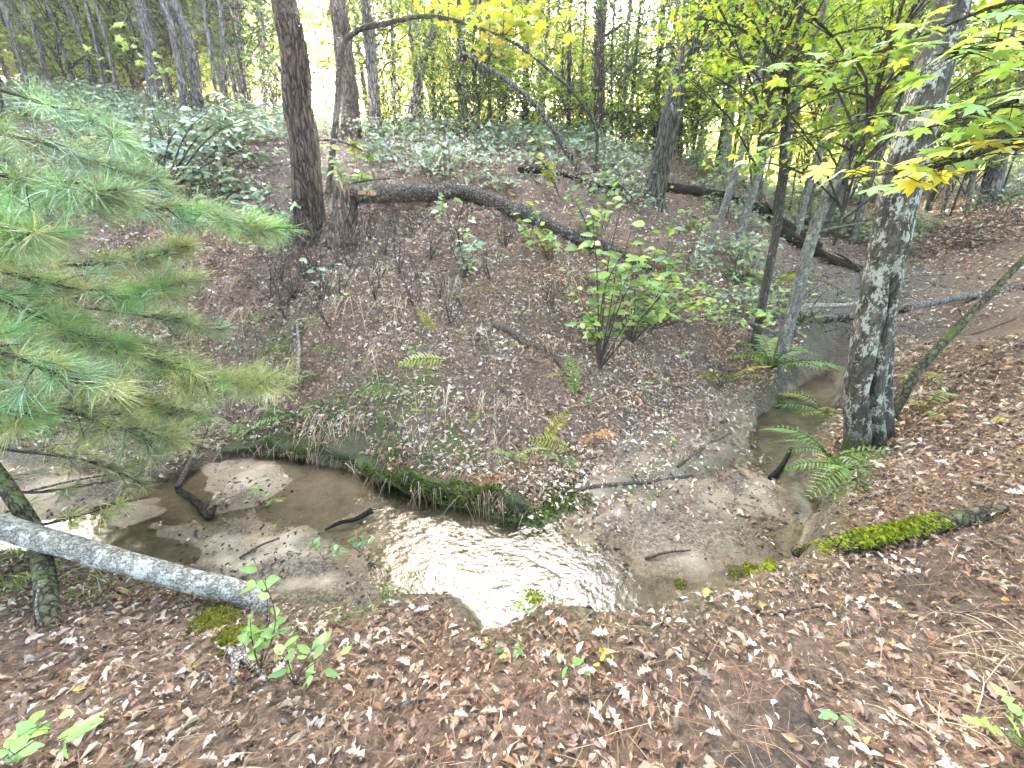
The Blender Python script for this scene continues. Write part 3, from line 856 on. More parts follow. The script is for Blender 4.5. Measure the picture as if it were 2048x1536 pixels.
# ------------------------------------------------------------------ the trees one can tell apart
HIGH = [(1.0, 1.4)]
tree('pine_tree', 'thick ridged trunk on the mound beside the splintered stump, foliose lichen at its foot', (620, 455), [(606, 300), (590, 180), (575, 60), (566, 0)], 64, 12, B_PINE, crowns=HIGH, tint=(.7, .8, .8), sides=22, rough=.10, flare=.35, step=.1, crown_sets=CR_G)
tree('pine_tree', 'reddish brown trunk just behind the thick ridged trunk by the stump', (702, 275), [(695, 180), (684, 80), (676, 0)], 42, 13, B_PINE, crowns=HIGH, sides=14, crown_sets=CR_G, tint=(.7, .8, .8))
t_oak, oak_path, oak_rad = tree('oak_tree', 'grey oak trunk leaning above the dark rotten log', (1308, 398), [(1335, 270), (1370, 130), (1400, 40), (1415, 0)], 44, 12, B_OAK, crowns=HIGH, sides=20, rough=.08, flare=.4, step=.12, dY=-.2)
tree('oak_tree', 'slim crooked trunk leaning over the hilltop undergrowth', (820, 262), [(828, 200), (848, 110), (878, 40), (897, 0)], 20, 6, B_GREY, crowns=[(.8, .7)], sides=9)
tree('pine_tree', 'straight dark pine trunk on the hill crest between slimmer stems', (926, 275), [(925, 150), (921, 0)], 23, 8, B_GREY, crowns=[(.45, .7)], sides=10, crown_sets=CR_G)
tree('pine_tree', 'straight tawny pine trunk standing above the bare leafy patch of hillside', (1196, 300), [(1199, 150), (1206, 0)], 25, 8, B_PINE, crowns=[(.45, .7)], sides=10, crown_sets=CR_G)
tree('pine_tree', 'broad hazy trunk on the hilltop behind the reddish trunk', (752, 232), [(742, 120), (732, 0)], 27, 8, B_GREY, crowns=[(.45, .7)], sides=10, crown_sets=CR_G)

# the split maple by the water, with its dark seam
def split_maple():
    base = hit(1728, 900)
    Y = base[1]
    way = [atY(1728, 780, Y), atY(1757, 600, Y + .02), atY(1795, 400, Y + .05), atY(1842, 220, Y + .1), atY(1885, 70, Y + .15), atY(1905, 0, Y + .18)]
    P = trunk_points(base, way, 8.0, 0.1)
    n = 190
    path = catmull(P, n)
    s = np.linspace(0, 1, n)
    dep = float(proj(base)[2])
    r0 = 0.5 * 84 * dep / F_PX / 1.3
    rad = r0 * (1.0 - 0.5 * s)
    root = empty('maple_tree', base, 'split maple trunk with pale lichen patches and a dark seam, beside the stream', 'tree')
    V, Fs = tube(path, rad, 56, 0.07, 0.5, seed=4)
    body = V[:n * 56].reshape(n, 56, 3)
    T, N, B = frames(path)
    L = np.concatenate([[0], np.cumsum(np.linalg.norm(np.diff(path, axis=0), axis=1))])
    th = np.linspace(0, 2 * math.pi, 56, endpoint=False)
    # seam faces the camera, towards the slope side
    tocam = CAM - path; tocam /= np.linalg.norm(tocam, axis=1)[:, None]
    side = np.cross(tocam, T)
    look = tocam * 0.80 - side * 0.60 * np.sign((side * np.array([-1, 0, 0])).sum(1))[:, None]
    ang0 = np.arctan2((look * B).sum(1), (look * N).sum(1)) + 0.10 * np.sin(L * 5) + .05 * np.sin(L * 13)
    dang = (th[None, :] - ang0[:, None] + math.pi) % (2 * math.pi) - math.pi
    wdt = 0.15 + 0.18 * np.exp(-L / 0.35)
    g = np.exp(-(dang / wdt[:, None]) ** 2) * (smooth(2.6, 1.2, L) * smooth(-1, .1, L))[:, None]
    body -= (body - path[:, None, :]) * (0.75 * g)[..., None]
    V[:n * 56] = body.reshape(-1, 3)
    mb = MB(); mb.add(V, Fs); mb.obj('trunk', B_MAPLE, root)
    # twin stem from the foot, closed against the main trunk on the slope side
    b2 = base + np.array([0.17, 0.05, 0])
    p2 = catmull([b2 + np.array([0.10, 0, -.2]), b2 + np.array([.02, 0, .1]), atY(1768, 740, Y + .16), atY(1785, 560, Y + .2), atY(1812, 420, Y + .24), atY(1840, 320, Y + .28)], 60)
    V, Fs = tube(p2, np.linspace(0.085, 0.03, 60), 18, .08, .5, seed=7)
    mb = MB(); mb.add(V, Fs); mb.obj('twin_stem', B_MAPLE, root)
    k = [i for i in range(n) if path[i][2] > 3.3][0]
    for a, Ls, hz in ((2.6, .5, 3.2), (0.3, 1.2, 3.6), (3.6, 1.4, 4.2), (1.4, 1.6, 5.0)):
        i = int(np.argmin(abs(path[:, 2] - hz)))
        q = path[i]; e = q + np.array([math.cos(a) * Ls, math.sin(a) * Ls, .35 * Ls])
        V, Fs = tube(catmull([q, .5 * (q + e) + np.array([0, 0, .08]), e], 8), np.linspace(.04, .008, 8), 7, .1)
        mb = MB(); mb.add(V, Fs); mb.obj('limb', B_MAPLE, root)
    add_crown(root, CR_Y, path[-1], 1.3)
    return root
split_maple()

# slim stems along the ravine
G_SLIM = 'slim trees along the ravine'
tree('maple_sapling', 'slim lichen-spotted stem rising from the fern clump at the stream edge', (1552, 745), [(1585, 620), (1632, 450), (1692, 320), (1750, 190), (1800, 90), (1845, 0)], 27, 8, B_LICHEN, group=G_SLIM, sides=12, rough=.08, crowns=[(.62, .8), (1, 1)], step=.15)
root_fork, fork_path, _ = tree('maple_sapling', 'dark forked stem standing up from the shrubby bank above the ferns', (1507, 692), [(1532, 560), (1556, 440), (1566, 330), (1572, 200), (1588, 90), (1606, 0)], 19, 8, B_DARK, group=G_SLIM, sides=10, rough=.08, crowns=[(.7, .7), (1, .9)], step=.15)
i0 = int(np.argmin(abs(proj(fork_path)[1] - 300)))
pf = catmull([fork_path[i0], atY(1590, 200, fork_path[i0][1]), atY(1625, 90, fork_path[i0][1]), atY(1652, 0, fork_path[i0][1]), atY(1690, -160, fork_path[i0][1])], 24)
mb = MB(); mb.add(*tube(pf, np.linspace(.055, .02, 24), 8, .08)); mb.obj('fork_limb', B_LICHEN, root_fork)
tree('maple_sapling', 'pale slim stem on the ravine edge beside the rotten log', (1412, 505), [(1450, 410), (1483, 300), (1510, 180), (1530, 50), (1535, 0)], 17, 8, B_LICHEN, group=G_SLIM, sides=9, crowns=[(.7, .7), (1, .9)])
tree('maple_sapling', 'grey slim stem crossing in front of the rotten log end', (1478, 478), [(1510, 370), (1548, 250), (1575, 120), (1600, 0)], 19, 8, B_LICHEN, group=G_SLIM, sides=9, crowns=[(.7, .7), (1, .9)])
tree('maple_sapling', 'greenish slim stem between the grey stem and the mossy dark stem', (1592, 470), [(1625, 340), (1680, 200), (1725, 90), (1762, 0)], 20, 8, B_LICHEN, group=G_SLIM, sides=9, crowns=[(.6, .7), (1, .9)])
tree('maple_sapling', 'sturdy mossy dark stem leaning over the ravine log tangle', (1640, 470), [(1690, 320), (1745, 190), (1800, 80), (1838, 0)], 30, 9, B_DARK, group=G_SLIM, sides=10, crowns=[(.7, .8), (1, .9)])
tree('maple_sapling', 'straight slim stem rising just behind the split maple', (1706, 490), [(1735, 370), (1782, 250), (1830, 130), (1872, 0)], 21, 8, B_GREY, group=G_SLIM, sides=9, crowns=[(.6, .7), (1, .9)])
tree('maple_sapling', 'slim dark stem beyond the split maple on the slope side', (1852, 420), [(1900, 280), (1955, 130), (2015, 0)], 18, 8, B_DARK, group=G_SLIM, sides=9, crowns=[(.6, .7), (1, .9)])
tree('oak_tree', 'stout pale trunk on the far slope above the brown brush heap', (1968, 420), [(2000, 320), (2045, 190), (2090, 60)], 50, 10, B_GREY, sides=12, crowns=[(.8, 1.1)])

for bx_, by_, tx, w in ((1545, 450, 1632, 11), (1612, 450, 1716, 13), (1672, 440, 1788, 10), (1762, 450, 1892, 12), (1802, 480, 1932, 14), (1882, 440, 1996, 11), (1450, 400, 1500, 10), (1520, 420, 1560, 9), (1930, 430, 2046, 13)):
    tree('whip_sapling', 'thin whip-like stem in the leafy ravine thicket', (bx_, by_), [((bx_ + tx) / 2 - 6, by_ / 2), (tx, 0)], w, 7, random.choice([B_LICHEN, B_DARK, B_GREY]), group='thin stems in the ravine thicket', crowns=[(.6, .6)], sides=7, step=.3, crown_sets=CR_SM)
# trunks on the shadier slope
tree('oak_tree', 'grey double-stemmed oak behind the waxy-leaved shrub', (398, 200), [(383, 110), (362, 40), (348, 0)], 27, 11, B_GREY, crowns=[(1, 1.1)], crown_sets=CR_G, tint=(.7, .8, .7), dY=0)
tree('oak_tree', 'lighter grey oak trunk with a leafy spray in front, on the shaded slope', (318, 215), [(305, 120), (286, 30), (280, 0)], 34, 11, B_GREY, crowns=[(1, 1.1)], crown_sets=CR_G, tint=(.7, .8, .7))
tree('oak_tree', 'thin leaning trunk close beside the double-stemmed oak', (372, 190), [(352, 90), (326, 0)], 20, 11, B_GREY, crowns=[(1, 1.1)], crown_sets=CR_G, tint=(.7, .8, .7))
tree('oak_tree', 'old trunk half hidden behind the pine boughs above the fallen leaves', (8, 340), [(-4, 230), (-20, 100), (-35, 0)], 34, 9, B_GREY, crowns=[(1, 1.0)], crown_sets=CR_G, tint=(.7, .8, .7))
G_SH = 'slender trunks on the shaded slope'
for bx_, by_, tx, w in ((100, 145, 42, 15), (190, 160, 128, 17), (240, 165, 190, 12), (150, 150, 90, 9), (455, 190, 440, 11), (490, 200, 470, 13), (530, 205, 520, 10), (215, 150, 170, 9), (60, 160, 5, 10), (440, 175, 405, 8)):
    tree('slender_tree', 'slender dark trunk in the thicket on the shaded slope', (bx_, by_), [((bx_ + tx) / 2 + random.uniform(-4, 4), by_ / 2), (tx, 0)], w, random.uniform(9, 12), B_GREY, group=G_SH, crowns=[(.85, .9)], crown_sets=CR_G, tint=(.75, .85, .7), sides=7, step=.5)
G_POLE = 'thin grey poles deep in the wood'
for k in range(46):
    px_ = random.uniform(20, 1500); Y = random.uniform(14, 24)
    if abs(px_ - 640) < 40: continue
    X = (px_ - CX) / F_PX * Y * .94; base = np.array([X, Y, h1(X, Y)]); H = random.uniform(6.5, 9)
    root = empty('pole_tree', base, 'thin grey pole-like tree standing deep in the wood', 'tree', G_POLE)
    path = catmull([base - np.array([0, 0, .3]), base + np.array([random.uniform(-.15, .15), 0, H * .5]), base + np.array([random.uniform(-.5, .5), random.uniform(-.4, .4), H])], 14)
    mb = MB(); mb.add(*tube(path, np.linspace(random.uniform(.045, .10), .03, 14), 7, .06))
    for q in range(4):
        i = random.randint(3, 11); a = random.random() * 6.28; Lb = random.uniform(.4, 1.3)
        mb.add(*tube(catmull([path[i], path[i] + np.array([math.cos(a) * Lb * .5, math.sin(a) * Lb * .5, .2 * Lb]), path[i] + np.array([math.cos(a) * Lb, math.sin(a) * Lb, random.uniform(-.2, .4) * Lb])], 6), np.linspace(.018, .004, 6), 4))
    mb.obj('trunk', random.choice([B_GREY, B_GREY, B_LICHEN, B_DARK]), root)
    add_crown(root, CR_SM, path[random.randint(6, 12)], random.uniform(.7, 1.1), (.9, .95, .9))
G_CR = 'slender trunks on the hill crest'
for bx_, by_, tx, w in ((1012, 268, 1004, 12), (1046, 262, 1056, 13), (1138, 262, 1141, 10), (1310, 302, 1328, 15), (870, 250, 865, 9), (790, 240, 782, 10), (980, 268, 974, 8), (1085, 268, 1080, 8), (1245, 290, 1262, 8),
                        (1165, 285, 1172, 7), (1360, 305, 1380, 11), (955, 262, 962, 7), (845, 250, 812, 8), (1225, 285, 1229, 6)):
    tree('slender_tree', 'slender straight trunk in the thicket along the hill crest', (bx_, by_), [((bx_ + tx) / 2 + random.uniform(-4, 4), by_ / 2), (tx, 0)], w, random.uniform(5.5, 7.5), random.choice([B_GREY, B_DARK, B_PINE]), group=G_CR, crowns=[(random.uniform(.25, .4), .75)], crown_sets=random.choice([CR_Y, CR_Y, CR_G]), sides=7, step=.5)
tree('birch_tree', 'pale whitish trunk far beyond the leaning oak', (1412, 262), [(1413, 120), (1416, 0)], 14, 12, B_PALE, crowns=[(.8, 1)], sides=8, step=.5, base=np.array([atY(1412, 262, 21.0)[0], 21.0, h1(atY(1412, 262, 21.0)[0], 21.0)]))
tree('birch_tree', 'broader pale trunk in the clearing beyond the leaning oak', (1455, 270), [(1466, 150), (1484, 0)], 21, 12, B_PALE, crowns=[(.8, 1)], sides=8, step=.5, base=np.array([atY(1455, 270, 18.0)[0], 18.0, h1(atY(1455, 270, 18.0)[0], 18.0)]))

# ------------------------------------------------------------------ the wood behind: counted trees, then the mass far off
def field_tree(X, Y, H, r, kind):
    z = h1(X, Y); base = np.array([X, Y, z])
    lean = np.array([random.uniform(-.06, .06), random.uniform(-.04, .04)])
    px = float(proj(base)[0])
    if kind == 'con':
        root = empty('young_conifer', base, 'young soft-needled conifer among the hilltop trees', 'conifer', 'young conifers in the wood')
        s = random.uniform(.8, 1.25); me, bm_ = CON[random.randrange(2)]
        add_crown(root, [(me, bm_)], base, s, (1, 1, .9))
        V, Fs = tube(catmull([base + np.array([0, 0, -.2]), base + np.array([0, 0, 3 * s]), base + np.array([0, 0, 6 * s])], 8), np.linspace(.06, .01, 8) * s, 7)
        mb = MB(); mb.add(V, Fs); mb.obj('trunk', B_DARK, root)
        return
    hue, ty, tg = random.choice([('golden', (1.35, 1.08, .9), (1.3, 1.1, .8)), ('yellow-green', (1.1, 1.1, 1), (1.1, 1.1, 1)), ('fresh green', (.85, 1.08, 1.1), (.85, 1.0, .9))])
    size = 'tall' if H > 9.5 else 'low'
    lab, grp, sets, tint = ((size + ' ' + hue + ' leafy tree in the sunny wood beyond the hill crest', size + ' ' + hue + ' trees in the wood beyond', CR_Y, ty) if kind == 'y' else
                            (size + ' ' + hue + ' tinged tree in the shaded wood beyond the slope', size + ' ' + hue + ' trees in the shaded wood', CR_D, tg))
    root = empty('woodland_tree', base, lab, 'tree', grp)
    top = base + np.array([lean[0] * H, lean[1] * H, H])
    path = catmull([base - np.array([0, 0, .3]), base + np.array([random.uniform(-.1, .1), 0, H * .4]), top], 14)
    mb = MB(); mb.add(*tube(path, np.linspace(r, r * .3, 14), 7, .06)); mb.obj('trunk', random.choice([B_GREY, B_DARK, B_GREY]), root)
    for k in range(3 if H > 8 else 2):
        f = random.uniform(.28, 1.0) if k else 1.0
        add_crown(root, sets, base + (top - base) * f + np.array([random.uniform(-.8, .8), random.uniform(-.8, .8), 0]), random.uniform(.85, 1.4), tint)

placed = []
def far_enough(X, Y, d): return all((X - a) ** 2 + (Y - b) ** 2 > d * d for a, b in placed)
n_y = 0
tries = 0
while len(placed) < 120 and tries < 6000:
    tries += 1
    Y = random.uniform(14.5, 46); X = random.uniform(-1.45, 1.45) * Y
    if not far_enough(X, Y, 2.0): continue
    px, py, dep = proj(np.array([X, Y, h1(X, Y)]))
    if px < -150 or px > 2250: continue
    if Y < 18 and 600 < px < 1330: continue
    # keep the gap in the leaves through which the low sun shines
    if abs(px - 640) < 50: continue
    placed.append((X, Y))
    q = random.random()
    if px < 640: kind = 'g' if q < .85 else 'con'
    else: kind = 'y' if q < .80 else ('con' if q < .9 else 'g')
    Ht = random.uniform(6, 13) + (Y - 15) * .12
    if 560 < px < 1500: Ht = min(Ht, .62 * Y - 4 + random.uniform(-1, .5))
    field_tree(X, Y, Ht, random.uniform(.05, .14), kind)
for k in range(30):
    px_ = random.uniform(20, 590); Y = random.uniform(15, 34)
    X = (px_ - CX) / F_PX * (Y * .94) ; 
    if not far_enough(X, Y, 1.4): continue
    placed.append((X, Y)); field_tree(X, Y, random.uniform(7, 11), random.uniform(.05, .11), 'g')
for px_, py_, Yf in ((1260, 300, 13.5), (1390, 330, 12.5), (1340, 320, 15.0), (1075, 280, 14.5), (1440, 345, 14.0), (1010, 275, 15.0)):
    p = hit(px_, py_)
    field_tree(p[0], p[1] + .3, 5, .06, 'con')
# leafy saplings close behind the slim stems of the ravine
for px_, py_, sc_ in ((1500, 400, 1.0), (1580, 420, 1.1), (1660, 430, 1.0), (1750, 440, 1.2), (1830, 430, 1.1), (1900, 430, 1.1), (2000, 400, 1.2), (2060, 430, 1.1), (1620, 390, 1.2), (1700, 400, 1.3), (1790, 400, 1.3), (1930, 380, 1.3)):
    p = hit(px_, py_)
    root = empty('leafy_sapling', p, 'leafy yellow-green sapling behind the slim ravine stems', 'sapling', 'leafy saplings behind the ravine stems')
    hh = random.uniform(2.4, 4.8)
    path = catmull([p - np.array([0, 0, .2]), p + np.array([random.uniform(-.2, .2), 0, hh * .6]), p + np.array([random.uniform(-.5, .5), 0, hh])], 9)
    mb = MB(); mb.add(*tube(path, np.linspace(.03, .008, 9), 6)); mb.obj('trunk', B_DARK, root)
    add_crown(root, CR_SM, path[-1], sc_ * 1.1)
    add_crown(root, CR_SM, path[5] + np.array([random.uniform(-.5, .5), random.uniform(-.3, .3), 0]), sc_ * .9)

# and to both sides
for k in range(46):
    sgn = -1 if k % 2 else 1
    Y = random.uniform(5.5, 30); X = sgn * Y * random.uniform(1.5, 2.4) + sgn * 3
    if not far_enough(X, Y, 2.0): continue
    placed.append((X, Y)); field_tree(X, Y, random.uniform(7, 11), random.uniform(.06, .13), 'g' if sgn < 0 else 'y')
# unseen trees added behind and beside the camera to block sky fill
for k, (X, Y, H) in enumerate([(-7, -1.5, 9), (-3.5, -3.5, 10), (0.5, -5, 10), (4, -3.5, 9), (7.5, -1, 10), (-9, 2.0, 9), (10, 2.5, 9), (-6, -7, 11), (2.5, -8.5, 11), (7, -7, 10), (-1.5, -9, 11), (11, -4, 10), (-11, -3, 10), (-4.0, -1.8, 11)]):
    base = np.array([X, Y, h1(X, Y)])
    root = empty('woodland_tree', base, 'unseen tall leafy tree added around the viewpoint to block sky light', 'tree', 'unseen shade trees added around the viewpoint')
    path = catmull([base - np.array([0, 0, .3]), base + np.array([random.uniform(-.2, .2), 0, H * .5]), base + np.array([random.uniform(-.6, .6), random.uniform(-.6, .2), H])], 16)
    mb = MB(); mb.add(*tube(path, np.linspace(.16, .05, 16), 9, .08, .3)); mb.obj('trunk', B_OAK, root)
    for f, sc_ in ((1.0, 1.7), (.75, 1.3)):
        add_crown(root, CR_Y, path[int(f * 15)] + np.array([random.uniform(-1, 1), random.uniform(-1, .3), 0]), sc_)

G_US = 'understorey saplings along the hill crest'
for k in range(34):
    px_ = random.uniform(30, 1420)
    if 600 < px_ < 690: continue
    p = foot(px_, 200 if px_ < 560 else 262); p = np.array([p[0], p[1] + random.uniform(.2, 4.5), 0]); p[2] = h1(p[0], p[1])
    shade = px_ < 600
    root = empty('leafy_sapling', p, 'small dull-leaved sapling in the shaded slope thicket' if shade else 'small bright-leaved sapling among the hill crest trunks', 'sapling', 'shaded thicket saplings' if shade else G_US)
    hh = random.uniform(1.2, 3.6)
    path = catmull([p - np.array([0, 0, .2]), p + np.array([random.uniform(-.2, .2), 0, hh * .6]), p + np.array([random.uniform(-.4, .4), 0, hh])], 9)
    mb = MB(); mb.add(*tube(path, np.linspace(.022, .006, 9), 6)); mb.obj('trunk', B_DARK, root)
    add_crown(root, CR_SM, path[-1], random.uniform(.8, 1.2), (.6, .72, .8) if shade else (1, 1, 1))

# the far wood reads as one mass
def far_wood():
    mb = MB()
    n = 120000
    Y = rng.uniform(48, 85, n); X = rng.uniform(-1.6, 1.6, n) * Y
    zt = 3 + (Y * 0.27) * rng.beta(1.0, 1.3, n) * (0.55 + 0.9 * vnoise(X * .16 + 50, Y * .05))
    P = np.stack([X, Y, zt], 1)
    lf = X / Y < -.47
    zt = np.where(lf, 3 + (Y * .5) * rng.random(n) ** 1.2, zt)
    gap = (vnoise(X * .5 + 7, zt * .5) > 0.30) & ~((np.abs(X / Y + .41) < .035) & (zt > Y * .2))
    P = P[gap]; n = len(P)
    kite = (np.array([(0, 0, 0), (.45, .40, .06), (1, 0, -.12), (.45, -.40, .06)], float), np.array([(0, 3, 2, 1)]))
    cols = pick_cols(YG[:4] + GR[:3], [3, 3, 2, 1, 1.5, 1.5, 1], n, .3)
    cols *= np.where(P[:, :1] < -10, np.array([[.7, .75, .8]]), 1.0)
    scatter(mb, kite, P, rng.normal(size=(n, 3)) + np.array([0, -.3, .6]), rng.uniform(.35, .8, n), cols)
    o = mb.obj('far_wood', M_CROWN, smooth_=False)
    tag(o, 'distant yellow-green wood seen between the trunks', 'wood', None, 'stuff')
far_wood()
#PART5

# ------------------------------------------------------------------ fallen trunks, logs and sticks
def px_rad(w_px, P):
    dep = float(proj(np.asarray(P))[2]); u = (float(proj(np.asarray(P))[0]) - CX) / F_PX
    return 0.5 * w_px * dep / F_PX / math.sqrt(1 + 0.5 * u * u)

def log_thing(name, label, pts, w0, w1, mat, cat, n=40, sides=16, rough=.12, group=None, branches=0, knots=0):
    pts = [np.asarray(p) for p in pts]
    path = catmull(pts, n)
    rad = np.linspace(px_rad(w0, pts[0]), px_rad(w1, pts[-1]), n)
    mb = MB(); mb.add(*tube(path, rad, sides, rough, 0, seed=len(label)))
    for k in range(branches):
        i = random.randint(int(n * .2), n - 3); a = random.random() * 6.28; L = random.uniform(4, 14) * rad[i]
        d = np.array([math.cos(a), math.sin(a), random.uniform(.1, .9)]) * L
        mb.add(*tube(catmull([path[i], path[i] + d * .5 + np.array([0, 0, .1 * L]), path[i] + d], 6), np.linspace(rad[i] * .45, rad[i] * .12, 6), 6, .1))
    o = mb.obj(name, mat, None, origin=pts[0])
    return tag(o, label, cat, group), path, rad

def g(px, py, up=0.0):
    p = hit(px, py); p = p.copy(); p[2] += up; return p

stump_b = hit(688, 462)
def broken_stump():
    r = px_rad(52, stump_b)
    top = atY(692, 392, stump_b[1])
    n, sd = 14, 26
    path = catmull([stump_b - np.array([0, 0, .2]), stump_b, top], n)
    V, Fs = tube(path, r * np.linspace(1.15, .85, n), sd, .12, .45, seed=9, caps=True)
    B = V[:n * sd].reshape(n, sd, 3)
    B[-1, :, 2] += rng.uniform(-.16, .24, sd); B[-2, :, 2] += rng.uniform(-.03, .05, sd)
    V[:n * sd] = B.reshape(-1, 3); V[-1, 2] -= .12
    root = empty('broken_stump', stump_b, 'splintered stump where the long log snapped off, beside the thick trunk', 'stump')
    mb = MB(); mb.add(V, Fs); mb.obj('trunk', B_PINE, root)
    for k in range(9):
        a = random.random() * 6.28; q = top + np.array([math.cos(a), math.sin(a), 0]) * r * random.uniform(.2, .8)
        L = random.uniform(.10, .28)
        mb = MB(); mb.add(*tube(catmull([q - np.array([0, 0, .1]), q + np.array([random.uniform(-.03, .03), random.uniform(-.03, .03), L])], 4), [.022, .018, .012, .002], 4)); mb.obj('splinter', B_RAW, root)
broken_stump()
sY = stump_b[1]
lg, lpath, lrad = log_thing('fallen_log', 'long grey-barked log snapped from its stump, sagging down the mound',
    [atY(708, 388, sY - .05), atY(800, 388, sY + .15), g(930, 405, .13), g(1040, 440, .11), g(1130, 478, .09), g(1210, 505, .07), g(1300, 545, .05)], 37, 22, B_LOG, 'log', n=70, sides=22)
mb = MB()
e0 = lpath[0]; dirn = lpath[3] - lpath[0]; dirn /= np.linalg.norm(dirn)
for k in range(14):
    a = random.random() * 6.28; q = random.uniform(.15, .8)
    off = (np.array([0, math.cos(a), math.sin(a)])) * lrad[0] * q
    L = random.uniform(.03, .16)
    b2 = MB(); b2.add(*tube(catmull([e0 + off + dirn * .06, e0 + off - dirn * L + rng.normal(size=3) * .012], 4), np.array([.016, .013, .008, .002]) * random.uniform(.6, 1.2), 4)); b2.obj('splinter', random.choice([B_RAW, B_STICK]), lg)
def torn_face():
    i = np.arange(1, 7); P = []
    for k in i:
        c = lpath[k]; T = lpath[k + 1] - lpath[k]; T /= np.linalg.norm(T)
        s_ = np.array([0, -1.0, 0]) - T * (-T[1]); s_ /= np.linalg.norm(s_); u_ = np.cross(T, s_)
        w = .34 * math.sin(math.pi * (k - .4) / 6.6) * random.uniform(.6, 1.3)
        for a in np.linspace(-w, w, 5) + random.uniform(-.08, .08): P.append(c + (s_ * math.cos(a) + u_ * math.sin(a)) * lrad[k] * 1.09)
    P = np.array(P); ix = np.arange(30).reshape(6, 5)
    b = MB(); b.add(P, np.stack([ix[:-1, :-1], ix[1:, :-1], ix[1:, 1:], ix[:-1, 1:]], -1).reshape(-1, 4)); b.obj('bare_wood_patch', B_RAW, lg)
torn_face()

log_thing('rotten_log', 'dark rotten log lying past the foot of the leaning oak', [g(1332, 384, .08), g(1400, 392, .09), g(1480, 408, .08), g(1560, 448, .07), g(1640, 498, .05)], 22, 16, B_ROT, 'log', branches=3)
log_thing('rotten_log', 'short dark log in the undergrowth uphill of the long log', [g(1040, 346, .05), g(1100, 352, .07), g(1180, 372, .05), g(1260, 385, .04)], 14, 9, B_ROT, 'log', branches=2)
log_thing('rotten_log', 'dark log wedged among the ravine stems', [g(1560, 470, .1), g(1640, 520, .12), g(1720, 548, .1)], 24, 16, B_ROT, 'log', branches=3)
log_thing('fallen_branch', 'bleached crooked branch bridging the stream behind the split maple', [atY(1598, 622, 6.6), atY(1620, 612, 6.55), atY(1690, 610, 6.45), atY(1740, 600, 6.4), atY(1770, 570, 6.4)], 13, 7, B_BLEACH, 'branch', sides=9, rough=.2, branches=1)
log_thing('fallen_branch', 'long grey pole lying from the stream up the leafy slope', [atY(1650, 640, 6.9), atY(1790, 622, 6.3), atY(1830, 612, 6.2), g(1950, 596, .07), g(2075, 578, .07)], 17, 20, B_GREY, 'branch', sides=10, rough=.12)
log_thing('leaning_pole', 'thin dead stem leaning out from the slope beside the split maple', [g(1772, 850, -.05), atY(1800, 800, hit(1772, 850)[1] + .05), atY(1850, 725, hit(1772, 850)[1] + .15), atY(1950, 620, hit(1772, 850)[1] + .25), atY(2070, 495, hit(1772, 850)[1] + .4)], 26, 15, B_MOSSY, 'stem', sides=10, rough=.12)
log_thing('birch_log', 'white flaky-barked trunk lying low over the near bank', [atY(-700, 840, 2.1), atY(-300, 950, 1.88), atY(0, 1052, 1.76), atY(130, 1090, 1.72), atY(260, 1128, 1.69), atY(380, 1162, 1.67), atY(492, 1192, 1.66), g(535, 1228, -.12)], 76, 44, B_BIRCH, 'log', n=90, sides=30, rough=.13)
pb = hit(98, 1250)
log_thing('mossy_post', 'dark mossy stem propped under the white flaky trunk', [pb - np.array([0, 0, .1]), pb, atY(88, 1150, pb[1] + .2), atY(72, 1070, pb[1] + .42), atY(20, 985, pb[1] + .52), atY(-20, 930, pb[1] + .6)], 46, 36, B_MOSSY, 'stem', sides=14)
ml, mlp, mlr = log_thing('mossy_log', 'half-buried grey root log capped with bright yellow-green moss', [g(1600, 1108, .0), g(1680, 1100, .03), g(1760, 1086, .04), g(1850, 1066, .05), g(1950, 1040, .04), g(2010, 1020, .0)], 34, 34, B_MOSSY, 'log', n=50, sides=18, rough=.15)
log_thing('stick', 'thick brown broken stick on the leafy mound', [g(986, 652, .03), g(1020, 668, .04), g(1050, 690, .03), g(1088, 702, .03)], 15, 13, B_STICK, 'stick', sides=9)
log_thing('stick', 'decaying brown stick below the thick broken stick', [g(1082, 690, .02), g(1120, 730, .03), g(1160, 790, .02)], 13, 9, B_STICK, 'stick', sides=9)
log_thing('sunken_root', 'dark half-buried root along the top of the sandbar', [g(1115, 985, -.01), g(1200, 972, .0), g(1290, 965, .006), g(1385, 952, .004)], 9, 7, B_STICK, 'root', sides=9)
log_thing('wet_stick', 'short black wet stick lying in the riffle', [atZ(650, 1060, WL + .005), atZ(680, 1046, WL + .02), atZ(712, 1038, WL + .015), atZ(745, 1020, WL + .045)], 4, 13, B_WET, 'stick', sides=8, rough=.35, branches=2)
log_thing('stick', 'forked grey stick leaning from the sand up the far bank', [atZ(355, 975, WL), g(385, 930, .05), g(412, 895, .12), g(440, 842, .2)], 13, 7, B_STICK, 'stick', sides=8, branches=2)
log_thing('driftwood', 'dark driftwood piece lying across the sandbar', [g(360, 985, .02), g(395, 1010, .04), g(420, 1040, .03), g(432, 1020, .04)], 15, 9, B_ROT, 'driftwood', sides=9, rough=.2)
